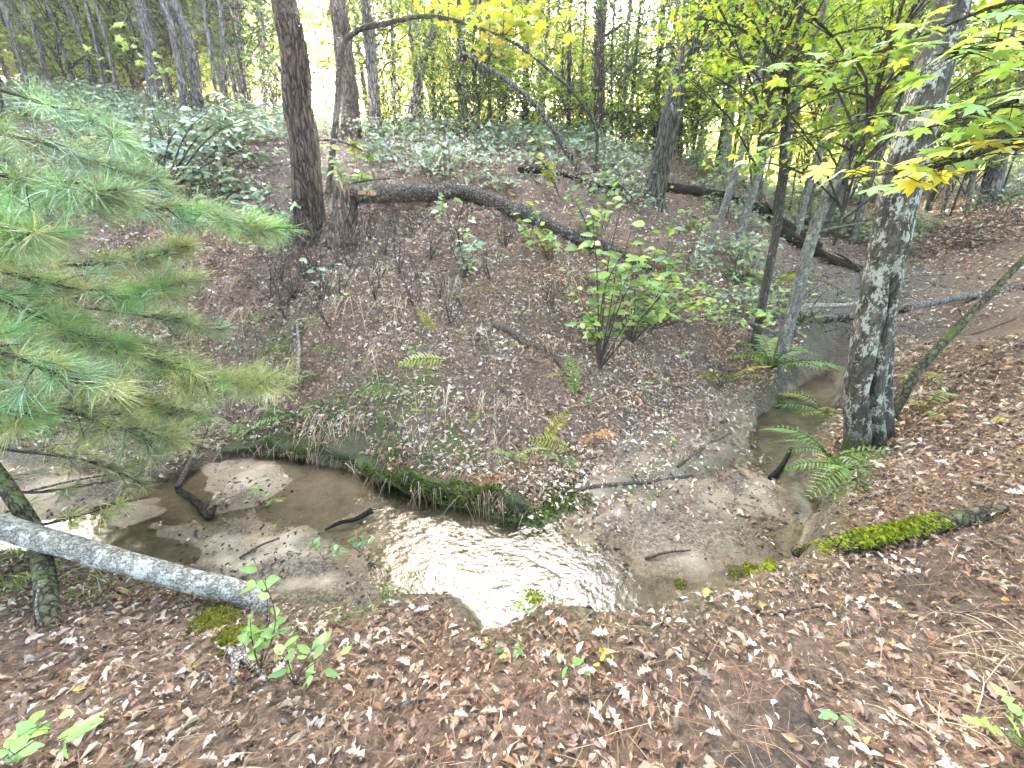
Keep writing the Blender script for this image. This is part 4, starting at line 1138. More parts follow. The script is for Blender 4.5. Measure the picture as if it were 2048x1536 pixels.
#log_thing('stump', 'small weathered stub standing in the mud flat', [g(425, 1110, -.05), g(425, 1110, .06), g(425, 1110, .12)], 36, 28, B_GREY, 'stub', n=10, sides=12, rough=.2)
log_thing('stick', 'thin twiggy stick on the sandbar below the leafy bank', [g(1355, 935, .01), g(1400, 905, .03), g(1460, 872, .04)], 7, 4, B_STICK, 'stick', sides=6, branches=2)
log_thing('stick', 'pale bare twig hanging on the mossy bank face', [g(592, 780, .03), g(600, 720, .05), g(596, 650, .04)], 9, 6, B_BLEACH, 'stick', sides=6)
log_thing('stick', 'dark stick lodged in the narrow channel below the ferns', [g(1540, 960, .02), g(1560, 940, .04), g(1580, 905, .05)], 12, 8, B_WET, 'stick', sides=7)
log_thing('twig', 'slender pale twig standing up beside the mossy stem', [g(84, 1262, .0), atY(72, 1215, hit(84, 1262)[1] + .02), atY(80, 1165, hit(84, 1262)[1] + .03)], 6, 4, B_BLEACH, 'twig', sides=6)
def weathered_root():
    c = g(476, 1318, .03)
    root = empty('weathered_root', c, 'forked bleached root piece lying in the brown leaves', 'root')
    for pts, w0, w1 in (([c, g(462, 1308, .03), g(448, 1298, .0)], 22, 10), ([c, g(472, 1345, .02), g(468, 1372, .0)], 20, 8), ([c, g(505, 1335, .03), g(538, 1362, .0)], 20, 8), ([c, g(490, 1300, .05), g(502, 1290, .06)], 16, 6)):
        mb = MB(); mb.add(*tube(catmull(pts, 8), np.linspace(px_rad(w0, c), px_rad(w1, c), 8), 8, .3, seed=3)); mb.obj('prong', B_BLEACH, root)
weathered_root()
G_ST = 'small sticks on the leaf litter'
for k, (a, b) in enumerate([((1170, 560), (1230, 590)), ((560, 610), (600, 570)), ((1700, 1010), (1800, 975)), ((1900, 760), (2000, 720)), ((1850, 690), (2030, 640)), ((640, 560), (700, 520)), ((1150, 1400), (1260, 1380)), ((1880, 1250), (2000, 1210)),
                             ((300, 1380), (420, 1420)), ((1950, 1100), (2040, 1060)), ((770, 1420), (900, 1400)), ((1290, 1120), (1380, 1105)), ((480, 1120), (560, 1080)), ((180, 1020), (290, 1000)), ((60, 985), (240, 950)), ((1240, 620), (1330, 600)),
                             ((1550, 1230), (1660, 1215)), ((1380, 1420), (1410, 1360))]):
    p, q = g(*a, .015), g(*b, .02)
    m_ = 0.5 * (p + q); m_[2] = h1(m_[0], m_[1]) + .025
    log_thing('stick', 'thin brown stick lying loose on the leaf litter', [p, m_, q], random.uniform(5, 8), random.uniform(3, 5), random.choice([B_STICK, B_STICK, B_GREY]), 'stick', n=12, sides=6, group=G_ST, branches=random.choice([0, 1]))

# arched dead sapling and the arching limb with yellow maple sprays
ab = hit(1160, 345)
log_thing('dead_sapling', 'thin dead sapling bent over in an arch on the hillside', [ab - np.array([0, 0, .1]), ab, atY(1120, 280, ab[1]), atY(1075, 215, ab[1] - .1), atY(1020, 165, ab[1] - .2), atY(965, 130, ab[1] - .3), atY(925, 107, ab[1] - .3), atY(912, 130, ab[1] - .3)], 13, 6, B_GREY, 'sapling', n=50, sides=8, branches=0)
ab = hit(1190, 345)
log_thing('dead_sapling', 'whip-thin dark sapling bowed over the arched dead one', [ab, atY(1192, 260, ab[1]), atY(1150, 190, ab[1]), atY(1050, 100, ab[1]), atY(950, 30, ab[1])], 7, 4, B_DARK, 'sapling', n=40, sides=6, branches=3)
for k, (pts, lab) in enumerate([([(525, 195), (470, 150), (410, 95), (380, 40)], 'dead grey branch slanting down the shaded slope past the double oak'), ([(510, 215), (450, 165), (400, 120)], 'lower dead branch slanting beside the longer grey one'),
                   ([(240, 190), (200, 120), (160, 60)], 'bare dark branch slanting through the shaded thicket')]):
    b0 = hit(*pts[0])
    log_thing('dead_branch', lab, [b0] + [atY(a, b, b0[1] + .2 * i) for i, (a, b) in enumerate(pts[1:])], 9, 5, B_GREY, 'branch', n=20, sides=7, branches=5)

# ------------------------------------------------------------------ leafy plants
def plant(name, label, base, tips, datas, n_leaf, size, cols, cat, group=None, stem_r=.008, bow=.1, mat=B_TWIG, flat=.6, start=.35, twigs=2, spread=.14, lname='leaf'):
    base = np.asarray(base)
    root = empty(name, base, label, cat, group)
    mb = MB(); spots = []
    for tp in tips:
        tp = np.asarray(tp)
        L = np.linalg.norm(tp - base)
        mid = base * .5 + tp * .5 + np.array([random.uniform(-.12, .12) * L, random.uniform(-.12, .12) * L, bow * L])
        path = catmull([base, mid, tp], 14)
        mb.add(*tube(path, np.linspace(stem_r, stem_r * .25, 14), 5, caps=False))
        T = np.gradient(path, axis=0)
        for i in range(int(14 * start), 14): spots.append((path[i], T[i]))
        for k in range(twigs):
            i = random.randint(int(14 * start), 12); a = random.random() * 6.28
            e = path[i] + np.array([math.cos(a), math.sin(a), random.uniform(-.2, .5)]) * spread * random.uniform(.5, 1.3) * max(.5, L)
            tw = catmull([path[i], .5 * (path[i] + e) + np.array([0, 0, .02]), e], 6)
            mb.add(*tube(tw, np.linspace(stem_r * .4, stem_r * .15, 6), 4, caps=False))
            TT = np.gradient(tw, axis=0)
            for q in range(1, 6): spots.append((tw[q], TT[q]))
    mb.obj('stem', mat, root)
    for k in range(n_leaf):
        p, t = spots[random.randrange(len(spots))] if n_leaf < len(spots) * 3 else spots[k % len(spots)]
        t = t / (np.linalg.norm(t) + 1e-9)
        a = random.random() * 6.28
        ax = t * .5 + np.array([math.cos(a), math.sin(a), random.uniform(-.35, .15)])
        nn = np.array([random.gauss(0, .55), random.gauss(0, .5) - .55, .8])
        put_leaf(datas, root, p, ax, nn, size * random.uniform(.65, 1.2), jit(random.choice(cols), .25), lname)
    return root

def tips_at(base, lst, dy=.25):
    return [atY(a, b, base[1] + (c[0] if c else random.uniform(-dy, dy))) for a, b, *c in lst]
LG = [(.20, .32, .08), (.26, .39, .09), (.15, .25, .06), (.33, .40, .09)]
WX_ = [(.14, .24, .12), (.18, .29, .14), (.10, .18, .08), (.22, .31, .10)]
YL = [(.34, .36, .05), (.26, .34, .05), (.42, .36, .05), (.20, .30, .05)]

b = hit(1198, 740)
plant('hazel_shrub', 'many-stemmed light green shrub on the bank above the sandbar', b, tips_at(b, [(1185, 430), (1245, 400), (1290, 450), (1325, 490), (1150, 590), (1345, 560), (1270, 520), (1235, 520), (1215, 600), (1290, 600), (1170, 650), (1385, 540)]),
      D_OVAL, 300, .135, LG, 'shrub', stem_r=.011, bow=.10, start=.4, twigs=3, spread=.22)
b = hit(1262, 690)
plant('hazel_shrub', 'fuller light green shrub crowding the many-stemmed one on its uphill side', b, tips_at(b, [(1215, 470), (1265, 450), (1310, 500), (1345, 530), (1240, 560), (1300, 570), (1360, 590), (1200, 540), (1275, 610), (1330, 630)], .35),
      D_OVAL, 280, .125, LG + WX_[:2], 'shrub', stem_r=.009, bow=.10, start=.45, twigs=4, spread=.25)
b = hit(1300, 660)
plant('hazel_shrub', 'low spreading pale shrub reaching out over the stream bend', b, tips_at(b, [(1380, 590), (1430, 600), (1490, 610), (1550, 625), (1600, 650), (1520, 650), (1460, 575), (1400, 560)]), D_OVAL, 200, .11, LG, 'shrub', stem_r=.008, bow=.12, twigs=3, spread=.2)
b = hit(1100, 525)
plant('beech_seedling', 'spindly seedling with yellowish leaves in front of the long log', b, tips_at(b, [(1060, 410), (1020, 425), (1105, 460), (1075, 440), (1045, 455)], .15), D_OVAL, 60, .13, YL + LG, 'seedling', stem_r=.006)
b = hit(928, 560)
plant('beech_seedling', 'upright whitish-leaved seedling below the log sag', b, tips_at(b, [(920, 440), (950, 430), (905, 470), (885, 400), (930, 490), (940, 520)], .15), D_WAXY, 66, .11, WX_ + LG[:1], 'seedling', stem_r=.006)
b = hit(1195, 500)
plant('beech_seedling', 'taller seedling with broad leaves above the low end of the log', b, tips_at(b, [(1175, 375), (1230, 365), (1130, 358), (1205, 340), (1190, 420), (1150, 400)], .2), D_OVAL, 90, .14, LG + WX_, 'seedling', stem_r=.007)
b = hit(1120, 395)
plant('beech_seedling', 'small bright seedling uphill of the log among low undergrowth', b, tips_at(b, [(1080, 305), (1060, 265), (1095, 330), (1050, 300)], .15), D_OVAL, 44, .15, YL, 'seedling', stem_r=.006)
b = hit(325, 400)
plant('waxy_shrub', 'tall glossy blue-green shrub in front of the shaded oaks', b, tips_at(b, [(250, 268), (300, 255), (370, 240), (420, 210), (480, 190), (550, 200), (600, 218), (350, 290), (420, 290), (480, 255), (520, 310), (440, 350)], .4), D_WAXY, 300, .185, WX_, 'shrub', stem_r=.014, bow=.10, twigs=3, spread=.2, start=.45)
b = hit(440, 340)
plant('waxy_shrub', 'dense pale blue-green shrub uphill of the thick ridged trunk', b, tips_at(b, [(400, 230), (440, 205), (490, 215), (530, 235), (570, 255), (460, 260), (510, 280), (390, 270), (430, 300), (560, 300)], .5), D_WAXY, 300, .18, WX_ + LG[:1], 'shrub', stem_r=.012, bow=.08, twigs=4, spread=.25, start=.4)
b = hit(290, 400)
plant('waxy_shrub', 'straggling green shrub at the edge of the pine boughs', b, tips_at(b, [(250, 320), (300, 300), (350, 310), (390, 340), (330, 350), (280, 350)], .4), D_WAXY, 200, .13, WX_ + LG, 'shrub', stem_r=.010, bow=.08, twigs=3, spread=.22, start=.4)
b = hit(560, 470)
plant('waxy_shrub', 'low glossy shrub at the foot of the thick ridged trunk', b, tips_at(b, [(500, 380), (540, 360), (590, 400), (470, 400), (560, 420), (620, 440), (520, 430)], .3), D_WAXY, 150, .13, WX_, 'shrub', stem_r=.008, twigs=3)
b = hit(715, 395)
plant('leafy_bush', 'yellow-green bush between the thick trunk and the stump', b, tips_at(b, [(650, 290), (700, 282), (740, 310), (752, 340), (670, 325), (720, 350), (690, 350)], .25), D_OVAL, 140, .14, YL[:2] + LG + WX_[:1], 'bush', stem_r=.008, twigs=3)
b = hit(880, 470)
plant('beech_seedling', 'little seedling with pale leaves hanging over the log bark', b, tips_at(b, [(880, 385), (905, 395), (865, 410)], .1), D_OVAL, 20, .10, LG, 'seedling', stem_r=.004)
for lab, bp, tl, dat, nl, sz, pal in [
        ('yellowing sapling spray on the shaded slope above the pine boughs', (205, 345), [(150, 290), (190, 275), (235, 290), (215, 310), (110, 275)], D_OVAL, 60, .15, YL),
        ('thin glossy seedling at the foot of the shaded oaks', (430, 420), [(400, 350), (440, 330), (470, 360), (420, 380)], D_WAXY, 60, .13, WX_),
        ('leafy seedling in the hollow below the rotten log', (1400, 470), [(1370, 420), (1410, 405), (1440, 430), (1390, 440)], D_OVAL, 50, .13, LG),
        ('pale seedling beside the low end of the long log', (1330, 560), [(1300, 500), (1340, 480), (1370, 510), (1320, 520)], D_OVAL, 70, .12, LG + WX_),
        ('leafy tangle on the ravine bank below the grey slim stem', (1470, 570), [(1440, 520), (1480, 500), (1510, 530), (1460, 540), (1500, 555)], D_OVAL, 80, .12, LG + WX_),
        ('sparse whitish seedling on the mound below the stump', (650, 600), [(640, 520), (610, 500), (670, 530), (600, 545)], D_WAXY, 34, .085, WX_),
        ('yellow-leaved seedling hanging over the ravine channel', (1530, 640), [(1500, 590), (1550, 570), (1580, 600), (1520, 610)], D_OVAL, 60, .12, YL + LG)]:
    b = hit(*bp)
    plant('beech_seedling', lab, b, tips_at(b, tl, .2), dat, nl, sz, pal, 'seedling', stem_r=.006, twigs=3, spread=.2)
b = hit(520, 1345)
plant('jewelweed', 'tall light green seedling beside the bleached forked root', b, tips_at(b, [(508, 1120), (530, 1150), (548, 1205), (500, 1235), (520, 1280)], .06), D_OVAL, 40, .062, [(.22, .36, .10), (.28, .42, .13), (.18, .30, .07)], 'seedling', stem_r=.0035, bow=.02, twigs=2, spread=.12, start=.25, mat=B_STICK)
b = hit(590, 1370)
plant('jewelweed', 'spreading light green seedling in the leaves below the mud flat', b, tips_at(b, [(575, 1330), (640, 1290), (685, 1300), (610, 1260), (555, 1300), (650, 1340)], .06), D_OVAL, 26, .060, [(.22, .36, .10), (.28, .42, .13)], 'seedling', stem_r=.0028, bow=.1, start=.5, mat=B_STICK)
b = hit(10, 1520)
plant('bramble_spray', 'arching bramble spray with toothed bright green leaves', b, tips_at(b, [(60, 1470), (120, 1430), (190, 1395), (205, 1440)], .04), D_OVAL, 26, .066, [(.25, .42, .13), (.20, .34, .09), (.30, .45, .16)], 'bramble', stem_r=.003, bow=.08, start=.35, mat=B_STICK)
b = hit(2075, 1510)
plant('oak_seedling', 'oak seedling with bright green lobed leaves by the dry grass', b, tips_at(b, [(1985, 1440), (2020, 1460), (2045, 1430), (2060, 1500)], .03), leaf_datas(OAKS[:2], M_LEAF, 'green_oak_leaf'), 10, .085, [(.22, .38, .10), (.28, .40, .12)], 'seedling', stem_r=.003, bow=.05, start=.6, mat=B_STICK)
for lab, px_, py_, tl, sz, nl, pal in [('tiny two-leaved green seedling in the near brown litter', 1132, 1345, [(1120, 1325), (1150, 1325)], .05, 5, [(.20, .38, .10)]),
        ('yellowing fern sprout in the near brown litter', 1215, 1345, [(1200, 1320), (1235, 1330)], .04, 8, [(.38, .36, .05)]),
        ('small green rosette on the bare soil behind the hazel shrub', 1352, 715, [(1335, 700), (1372, 705), (1350, 695)], .06, 9, [(.20, .36, .12)]),
        ('leafy sprout on the sandbar in the stream bend', 520, 1010, [(490, 985), (540, 985), (515, 975), (560, 1000)], .05, 22, [(.17, .28, .08), (.22, .3, .08)]),
        ('leafy clover-like weed on the mud flat edge', 650, 1120, [(625, 1085), (660, 1080), (680, 1100), (640, 1095)], .055, 20, [(.16, .28, .09), (.2, .3, .1)]),
        ('grey-green weed at the pool edge near the black stick', 720, 1105, [(700, 1080), (740, 1085), (728, 1070)], .045, 14, [(.15, .25, .09)]),
        ('small sprig of green leaves on the moss knob by the inlet', 1060, 1235, [(1040, 1205), (1085, 1205), (1060, 1200)], .03, 16, [(.28, .38, .08)]),
        ('pale green sprig at the inlet edge beneath the moss knob', 1020, 1310, [(1005, 1292), (1035, 1296)], .035, 6, [(.2, .34, .1)]),
        ('single green sprig beside the bare path soil', 1670, 1450, [(1655, 1425), (1680, 1430)], .05, 4, [(.22, .34, .14)]),
        ('green trailing sprig hanging from the cut bank into the riffle', 838, 985, [(825, 1005), (845, 960), (835, 990)], .045, 16, [(.16, .30, .06)]),
        ('clump of small green leaves by the hanging straw on the bank', 1000, 780, [(985, 765), (1015, 770)], .05, 9, [(.2, .3, .1)]),
        ('faint grey-green sapling tuft above the broken stick', 945, 540, [(930, 505), (955, 520), (945, 500)], .055, 16, [(.18, .25, .14)])]:
    b = hit(px_, py_)
    plant('small_seedling', lab, b, tips_at(b, tl, .04), D_OVAL, nl, sz, pal, 'seedling', stem_r=.002, bow=.05, start=.5, twigs=1, mat=B_STICK)
#PART6

# ------------------------------------------------------------------ ferns
def frond_mesh(seed, pairs, curl, mat):
    r = np.random.default_rng(seed)
    mb = MB()
    n = 20
    t = np.linspace(0, 1, n)
    P = np.stack([t * (1 - .12 * curl * t), 0 * t, curl * (0.75 * t - 0.95 * t * t)], 1)
    mb.add(*tube(P, np.linspace(.012, .003, n), 4, caps=False), col=(.55, .5, .3))
    for k in range(pairs):
        s = 0.22 + 0.76 * k / (pairs - 1)
        i = s * (n - 1); i0 = int(i); c = P[i0] * (1 - (i - i0)) + P[min(n - 1, i0 + 1)] * (i - i0)
        w = 0.22 * math.sin(math.pi * min(1, (s - .10) / .95)) ** 0.8 * (1.05 - .35 * s) + .012
        for sg in (-1, 1):
            a = sg * (R(76) - .25 * s) + r.normal(0, .05)
            d = np.array([math.cos(a), math.sin(a), -.10 - .1 * curl + r.normal(0, .08)]); sd = np.array([-math.sin(a), math.cos(a), 0])
            q = .0135 + .002 * math.sin(k)
            V = np.array([c - sd * q * .5, c + sd * q * .5, c + d * w * .35 + sd * q, c + d * w * .35 - sd * q, c + d * w * .7 + sd * q * .8 + np.array([0, 0, -.006]), c + d * w * .7 - sd * q * .8 + np.array([0, 0, -.006]), c + d * w + np.array([0, 0, -.02])])
            mb.add(V, [np.array([[0, 1, 2, 3], [3, 2, 4, 5]]), np.array([[5, 4, 6]])], np.array([1, 1, 1]) * r.uniform(.8, 1.15))
    return mb.mesh('frond', mat)
M_FERN = leafmat('fern_leaf', 0.4, 0.03, 0.5, (1.4, 1.4, .6))
D_FROND = [frond_mesh(s, pr, c, M_FERN) for s, pr, c in ((1, 13, .9), (2, 14, .6), (3, 13, 1.2))]
FG = [(.12, .23, .04), (.16, .27, .05), (.09, .18, .03)]
FY = [(.28, .31, .04), (.23, .28, .035), (.32, .29, .035)]
def fern(label, base, n, L, cols, az=None, spread=6.28, tilt=.35, group=None):
    base = np.asarray(base)
    base = base + np.array([0, 0, .03]); L = L * 1.5
    root = empty('fern', base, label, 'fern', group)
    for k in range(n):
        a = (az if az is not None else 0) + (spread * ((k + .5) / n - .5) + random.uniform(-.25, .25))
        ti = tilt + random.uniform(-.2, .2)
        ax = np.array([math.cos(a) * math.cos(ti), math.sin(a) * math.cos(ti), math.sin(ti)])
        nn = np.array([-math.cos(a) * math.sin(ti), -math.sin(a) * math.sin(ti), math.cos(ti)]) + np.array([random.gauss(0, .15), random.gauss(0, .15), 0])
        put_leaf(D_FROND, root, base, ax, nn, L * random.uniform(.7, 1.15), jit(random.choice(cols), .15), 'frond')
    return root
def fern_to(label, bp, tp, cols, dy=0.0, face=(0, -.7, .5)):
    """one frond from base pixel to tip pixel"""
    b = hit(*bp); e = atY(tp[0], tp[1], b[1] + dy)
    root = empty('fern', b, label, 'fern')
    put_leaf(D_FROND[1:2], root, b, e - b, face, float(np.linalg.norm(e - b)), jit(random.choice(cols), .1), 'frond')
fern_to('upright bright fern frond beside the hazel shrub foot', (1150, 800), (1142, 708), FG)
fern_to('yellow fern frond arching over the bare stick slope', (905, 725), (790, 720), FY, -.25, (0, -.5, .8))
fern_to('pale fern frond leaning above the arching yellow one', (875, 668), (835, 618), FY, -.05)
fern_to('yellow fern frond leaning over the moss bank', (1085, 880), (1135, 822), FY, -.12)
fern_to('drooping yellow-green fern frond on the moss bank', (1150, 905), (1060, 870), FY, -.15, (0, -.5, .8))
fern('yellow and green fern tuft low on the moss bank', hit(1120, 925), 4, .22, FY + FG, az=-1.6, spread=3)
fern('broad-lobed bright fern above the dark cut bank', hit(1030, 920), 5, .22, [(.34, .50, .14), (.3, .46, .1)], az=-1.6, spread=3.6)
fern('orange dying fern on the sandbar edge', hit(1185, 880), 3, .22, [(.5, .26, .05), (.45, .32, .06)], az=-1.2, spread=3)
fern('rusty dead fern hanging over the water line', hit(985, 965), 4, .2, [(.36, .14, .05), (.3, .13, .05)], az=-1.6, spread=3)
fern('leafy fern hanging under the bank lip above the sand', hit(475, 855), 5, .3, FG, az=-1.4, spread=3.4, tilt=.1)
fern('bright fern cluster on the bank lip beside the hanging straw', hit(590, 838), 6, .3, FG, az=-1.5, spread=4, tilt=.15)
fern('small bright fern by the hanging straw at the bank lip', hit(645, 820), 4, .22, FG + FY, az=-1.3, spread=3)
fern('full green fern clump around the lichen-spotted stem foot', hit(1540, 742), 12, .55, FG, tilt=.5)
fern('yellowish fern at the stream edge below the full clump', hit(1440, 778), 5, .42, FY + FG, az=-1.8, spread=4, tilt=.6)
fern('green fern clump overhanging the channel beyond the full clump', hit(1590, 740), 8, .42, FG, tilt=.35)
fern('large fern clump at the split maple foot', hit(1660, 925), 9, .38, FG, az=-2.0, spread=5, tilt=.25)
fern('drooping fern under the split maple roots', hit(1700, 945), 7, .34, FG, az=-1.5, spread=4.5, tilt=.05)
fern('yellow-green ferns between the channel and the split maple', hit(1650, 830), 6, .42, FY + FG, az=-2.6, spread=3.5, tilt=.15)
fern('bright fern on the slope just behind the leaning pole', hit(1850, 780), 6, .36, FG + FY, spread=5, tilt=.3)
fern('yellow-green fern spreading by the leaning pole foot', hit(1840, 830), 6, .36, FY, az=-.4, spread=3, tilt=.15)
fern('thin fern deep in the ravine behind the bleached branch', hit(1600, 650), 6, .5, FG, tilt=.4)
fern('yellow fern tuft behind the lichen-spotted stem', hit(1540, 590), 6, .55, FY, tilt=.6)
fern('small dull fern on the leafy bank above the moss', hit(770, 790), 4, .2, FG, az=-1.5, spread=4, tilt=.3)

for px_, py_ in ((720, 640), (860, 760), (960, 840), (1020, 700), (780, 850), (640, 760), (1180, 640), (700, 800), (900, 850), (560, 700), (1090, 760), (980, 590), (850, 830)):
    fern('small fern sprout on the leafy face of the mound', hit(px_, py_), random.randint(2, 4), random.uniform(.10, .17), FG + FY, az=-1.6, spread=4, tilt=.4, group='small fern sprouts on the mound')
for px_, py_ in ((760, 650), (830, 720), (930, 620), (1040, 640), (1130, 560), (690, 620), (1000, 530), (870, 520), (610, 660), (1180, 820), (1300, 800), (1420, 760), (1340, 900), (1250, 1010), (1000, 470), (780, 450)):
    b = hit(px_, py_)
    plant('small_seedling', 'tiny leafy sprout poking through the leaves on the mound', b, [b + np.array([random.gauss(0, .06), random.gauss(0, .06), random.uniform(.08, .22)]) for q in range(3)], D_OVAL, 9, .055, LG + WX_, 'seedling', 'tiny sprouts on the mound', stem_r=.002, start=.4, twigs=1, mat=B_STICK)

# ------------------------------------------------------------------ overhanging pine (trunk outside the frame)
def pine():
    base = np.array([-4.6, 1.3, h1(-4.6, 1.3)])
    root = empty('white_pine', base, 'white pine whose soft long-needled boughs hang over the stream', 'pine')
    tp = catmull([base - np.array([0, 0, .3]), base + np.array([0, 0, 3]), base + np.array([-.1, .1, 9])], 30)
    mb = MB(); mb.add(*tube(tp, np.linspace(.15, .06, 30), 16, .1, .4)); mb.obj('trunk', B_PINE, root)
    BG = np.array([.22, .40, .14]); OG = np.array([.36, .36, .13]); BL = np.array([.20, .32, .18]); DG = np.array([.19, .23, .10])
    specs = [([(-260, 430, 2.4), (-60, 455, 2.4), (80, 475, 2.3)], 26, [BG, BG, OG], .13),
             ([(-300, 600, 2.1), (-40, 690, 2.05), (160, 770, 2.0)], 24, [BG, BL, OG], .13),
             ([(-300, 100, 2.9), (0, 180, 2.9), (160, 235, 2.9), (240, 275, 2.9)], 12, [BL, BG], .13),
             ([(-260, 330, 3.1), (120, 400, 3.3), (330, 420, 3.5), (440, 440, 3.6), (540, 460, 3.7)], 42, [BL, BG, OG], .13),
             ([(-260, 480, 2.8), (60, 560, 2.9), (240, 590, 3.0), (350, 575, 3.1)], 42, [OG, DG, BG, BG], .13),
             ([(-200, 620, 2.6), (130, 650, 2.8), (330, 730, 2.9), (430, 765, 2.9), (540, 765, 2.95)], 56, [OG, BG, OG], .12),
             ([(-200, 760, 2.4), (60, 800, 2.5), (220, 850, 2.5), (330, 870, 2.6)], 36, [OG, DG, DG], .12),
             ([(-200, 520, 3.3), (150, 530, 3.4), (280, 520, 3.5), (360, 500, 3.6)], 30, [DG, OG, BL], .12),
             ([(-300, 700, 2.2), (-60, 800, 2.2), (60, 830, 2.2)], 20, [OG, BG], .12),
             ([(-300, 310, 2.6), (-20, 350, 2.6), (120, 380, 2.6), (210, 390, 2.6)], 26, [BG, DG, BL], .13),
             ([(-260, 540, 2.5), (0, 600, 2.6), (130, 660, 2.6), (230, 690, 2.6)], 30, [OG, BG, DG], .13),
             ([(-260, 680, 2.7), (100, 740, 2.8), (260, 800, 2.9), (380, 820, 3.0)], 34, [OG, DG, BG], .12),
             ([(-260, 240, 3.2), (60, 280, 3.3), (200, 330, 3.4), (300, 360, 3.5)], 30, [BL, DG], .13),
             ([(-260, 560, 3.4), (200, 620, 3.6), (330, 640, 3.7), (420, 660, 3.8)], 30, [DG, OG, BL], .12),
             ([(-200, 900, 2.6), (60, 905, 2.7), (200, 930, 2.8), (280, 965, 2.9)], 12, [DG, OG], .10),
             ([(-200, 960, 2.3), (60, 985, 2.3), (230, 960, 2.5)], 5, [DG], .08),
             ([(-200, 1080, 1.9), (80, 1050, 2.0), (260, 1000, 2.2)], 5, [OG], .08)]
    r = np.random.default_rng(3)
    for pts, nt_, pal, ln in specs:
        P = [atY(*p) for p in pts]
        zt = P[0][2]
        start = np.array([base[0], base[1], zt - .1])
        path = catmull([start] + P, 34)
        mb = MB(); nb = MB()
        mb.add(*tube(path, np.linspace(.02, .004, 34), 6, .1))
        for k in range(int(nt_ * 2.3)):
            f = min(1.0, .06 + .95 * (k + r.random()) / (nt_ * 2.3))
            i = min(33, int(f * 33))
            t = path[min(33, i + 1)] - path[max(0, i - 1)]; t /= np.linalg.norm(t)
            a = r.uniform(-1.3, 1.3)
            d = np.array([t[0] * math.cos(a) - t[1] * math.sin(a), t[0] * math.sin(a) + t[1] * math.cos(a), t[2] + r.normal(0, .25) + .05])
            d /= np.linalg.norm(d)
            L = r.uniform(.05, .36) * (1.15 - f * .6)
            e = path[i] + d * L
            mb.add(*tube(catmull([path[i], path[i] + d * L * .5 + np.array([0, 0, .015]), e], 5), np.linspace(.005, .0025, 5), 4, caps=False))
            colr = np.array(pal[r.integers(len(pal))]) * r.uniform(.7, 1.35)
            for q in range(2):
                V, Fs = needle_tuft(r, 34, ln * 1.5, .95, .0028)
                x = d + r.normal(size=3) * .2; x /= np.linalg.norm(x)
                y = np.cross([0, 0, 1], x); y /= np.linalg.norm(y) + 1e-9; z = np.cross(x, y)
                c = e if q == 0 else path[i] + d * L * r.uniform(.3, .8)
                nb.add(V[:, 0:1] * x + V[:, 1:2] * y + V[:, 2:3] * z + c, Fs, colr * r.uniform(.85, 1.15))
        bo = mb.obj('bough', B_TWIG, root)
        nb.obj('needles', M_NEEDLE, bo)
pine()

# ------------------------------------------------------------------ overhanging maple (trunk outside the frame)
def near_maple():
    base = np.array([3.9, 0.5, h1(3.9, 0.5)])
    root = empty('maple_tree', base, 'maple reaching yellow and green leafy boughs out in front of the split trunk', 'tree')
    tp = catmull([base - np.array([0, 0, .3]), base + np.array([0, 0, 2]), base + np.array([.2, -.1, 7])], 26)
    mb = MB(); mb.add(*tube(tp, np.linspace(.11, .05, 26), 14, .1, .4)); mb.obj('trunk', B_MAPLE, root)
    YEL = [(.55, .50, .05), (.62, .52, .05), (.42, .46, .06)]; GRN = [(.18, .32, .09), (.24, .40, .10), (.30, .42, .10)]
    for pts, nlf, pal, size in [([(2300, 190, 1.5), (2080, 260, 1.6), (1930, 318, 1.7), (1790, 345, 1.75), (1690, 358, 1.8)], 40, YEL + GRN[:1], .115),
                                ([(2300, 110, 1.5), (2100, 180, 1.5), (1960, 225, 1.55), (1860, 255, 1.6)], 30, GRN, .125),
                                ([(2300, 60, 1.7), (2080, 80, 1.7), (1950, 100, 1.8), (1870, 110, 1.85)], 24, GRN + YEL[2:], .12),
                                ([(2300, 270, 1.6), (2080, 300, 1.7), (1980, 290, 1.75)], 20, YEL + GRN, .115),
                                ([(2300, -40, 2.3), (2000, 10, 2.5), (1800, 90, 2.8), (1650, 130, 3.0), (1560, 150, 3.1)], 60, GRN + [(.34, .44, .08)], .12),
                                ([(2300, 120, 2.6), (1950, 200, 2.9), (1780, 230, 3.1), (1640, 260, 3.2), (1500, 310, 3.3)], 46, GRN + YEL[2:], .11)]:
        P = [atY(*p) for p in pts]
        path = catmull([np.array([base[0], base[1], P[0][2] - .1])] + P, 30)
        mb = MB(); mb.add(*tube(path, np.linspace(.014, .003, 30), 6, .1))
        bo = mb.obj('bough', B_TWIG, root)
        tw = MB()
        for k in range(nlf):
            i = random.randint(9, 29); p = path[i]
            a = random.random() * 6.28; L = random.uniform(.03, .22)
            e = p + np.array([math.cos(a) * L, math.sin(a) * L, random.uniform(-.06, .05)])
            tw.add(*tube(np.array([p, .5 * (p + e) + [0, 0, .01], e]), [.003, .002, .0015], 4, caps=False))
            put_leaf(D_MAPLE, bo, e, np.array([math.cos(a), math.sin(a), random.uniform(-.5, .1)]), (random.gauss(0, .3), random.gauss(0, .3) - .2, 1), size * .85 * random.uniform(.7, 1.2), jit(random.choice(pal), .15), 'leaf')
        tw.obj('leaf_stalks', B_TWIG, bo)['kind'] = 'stuff'
near_maple()

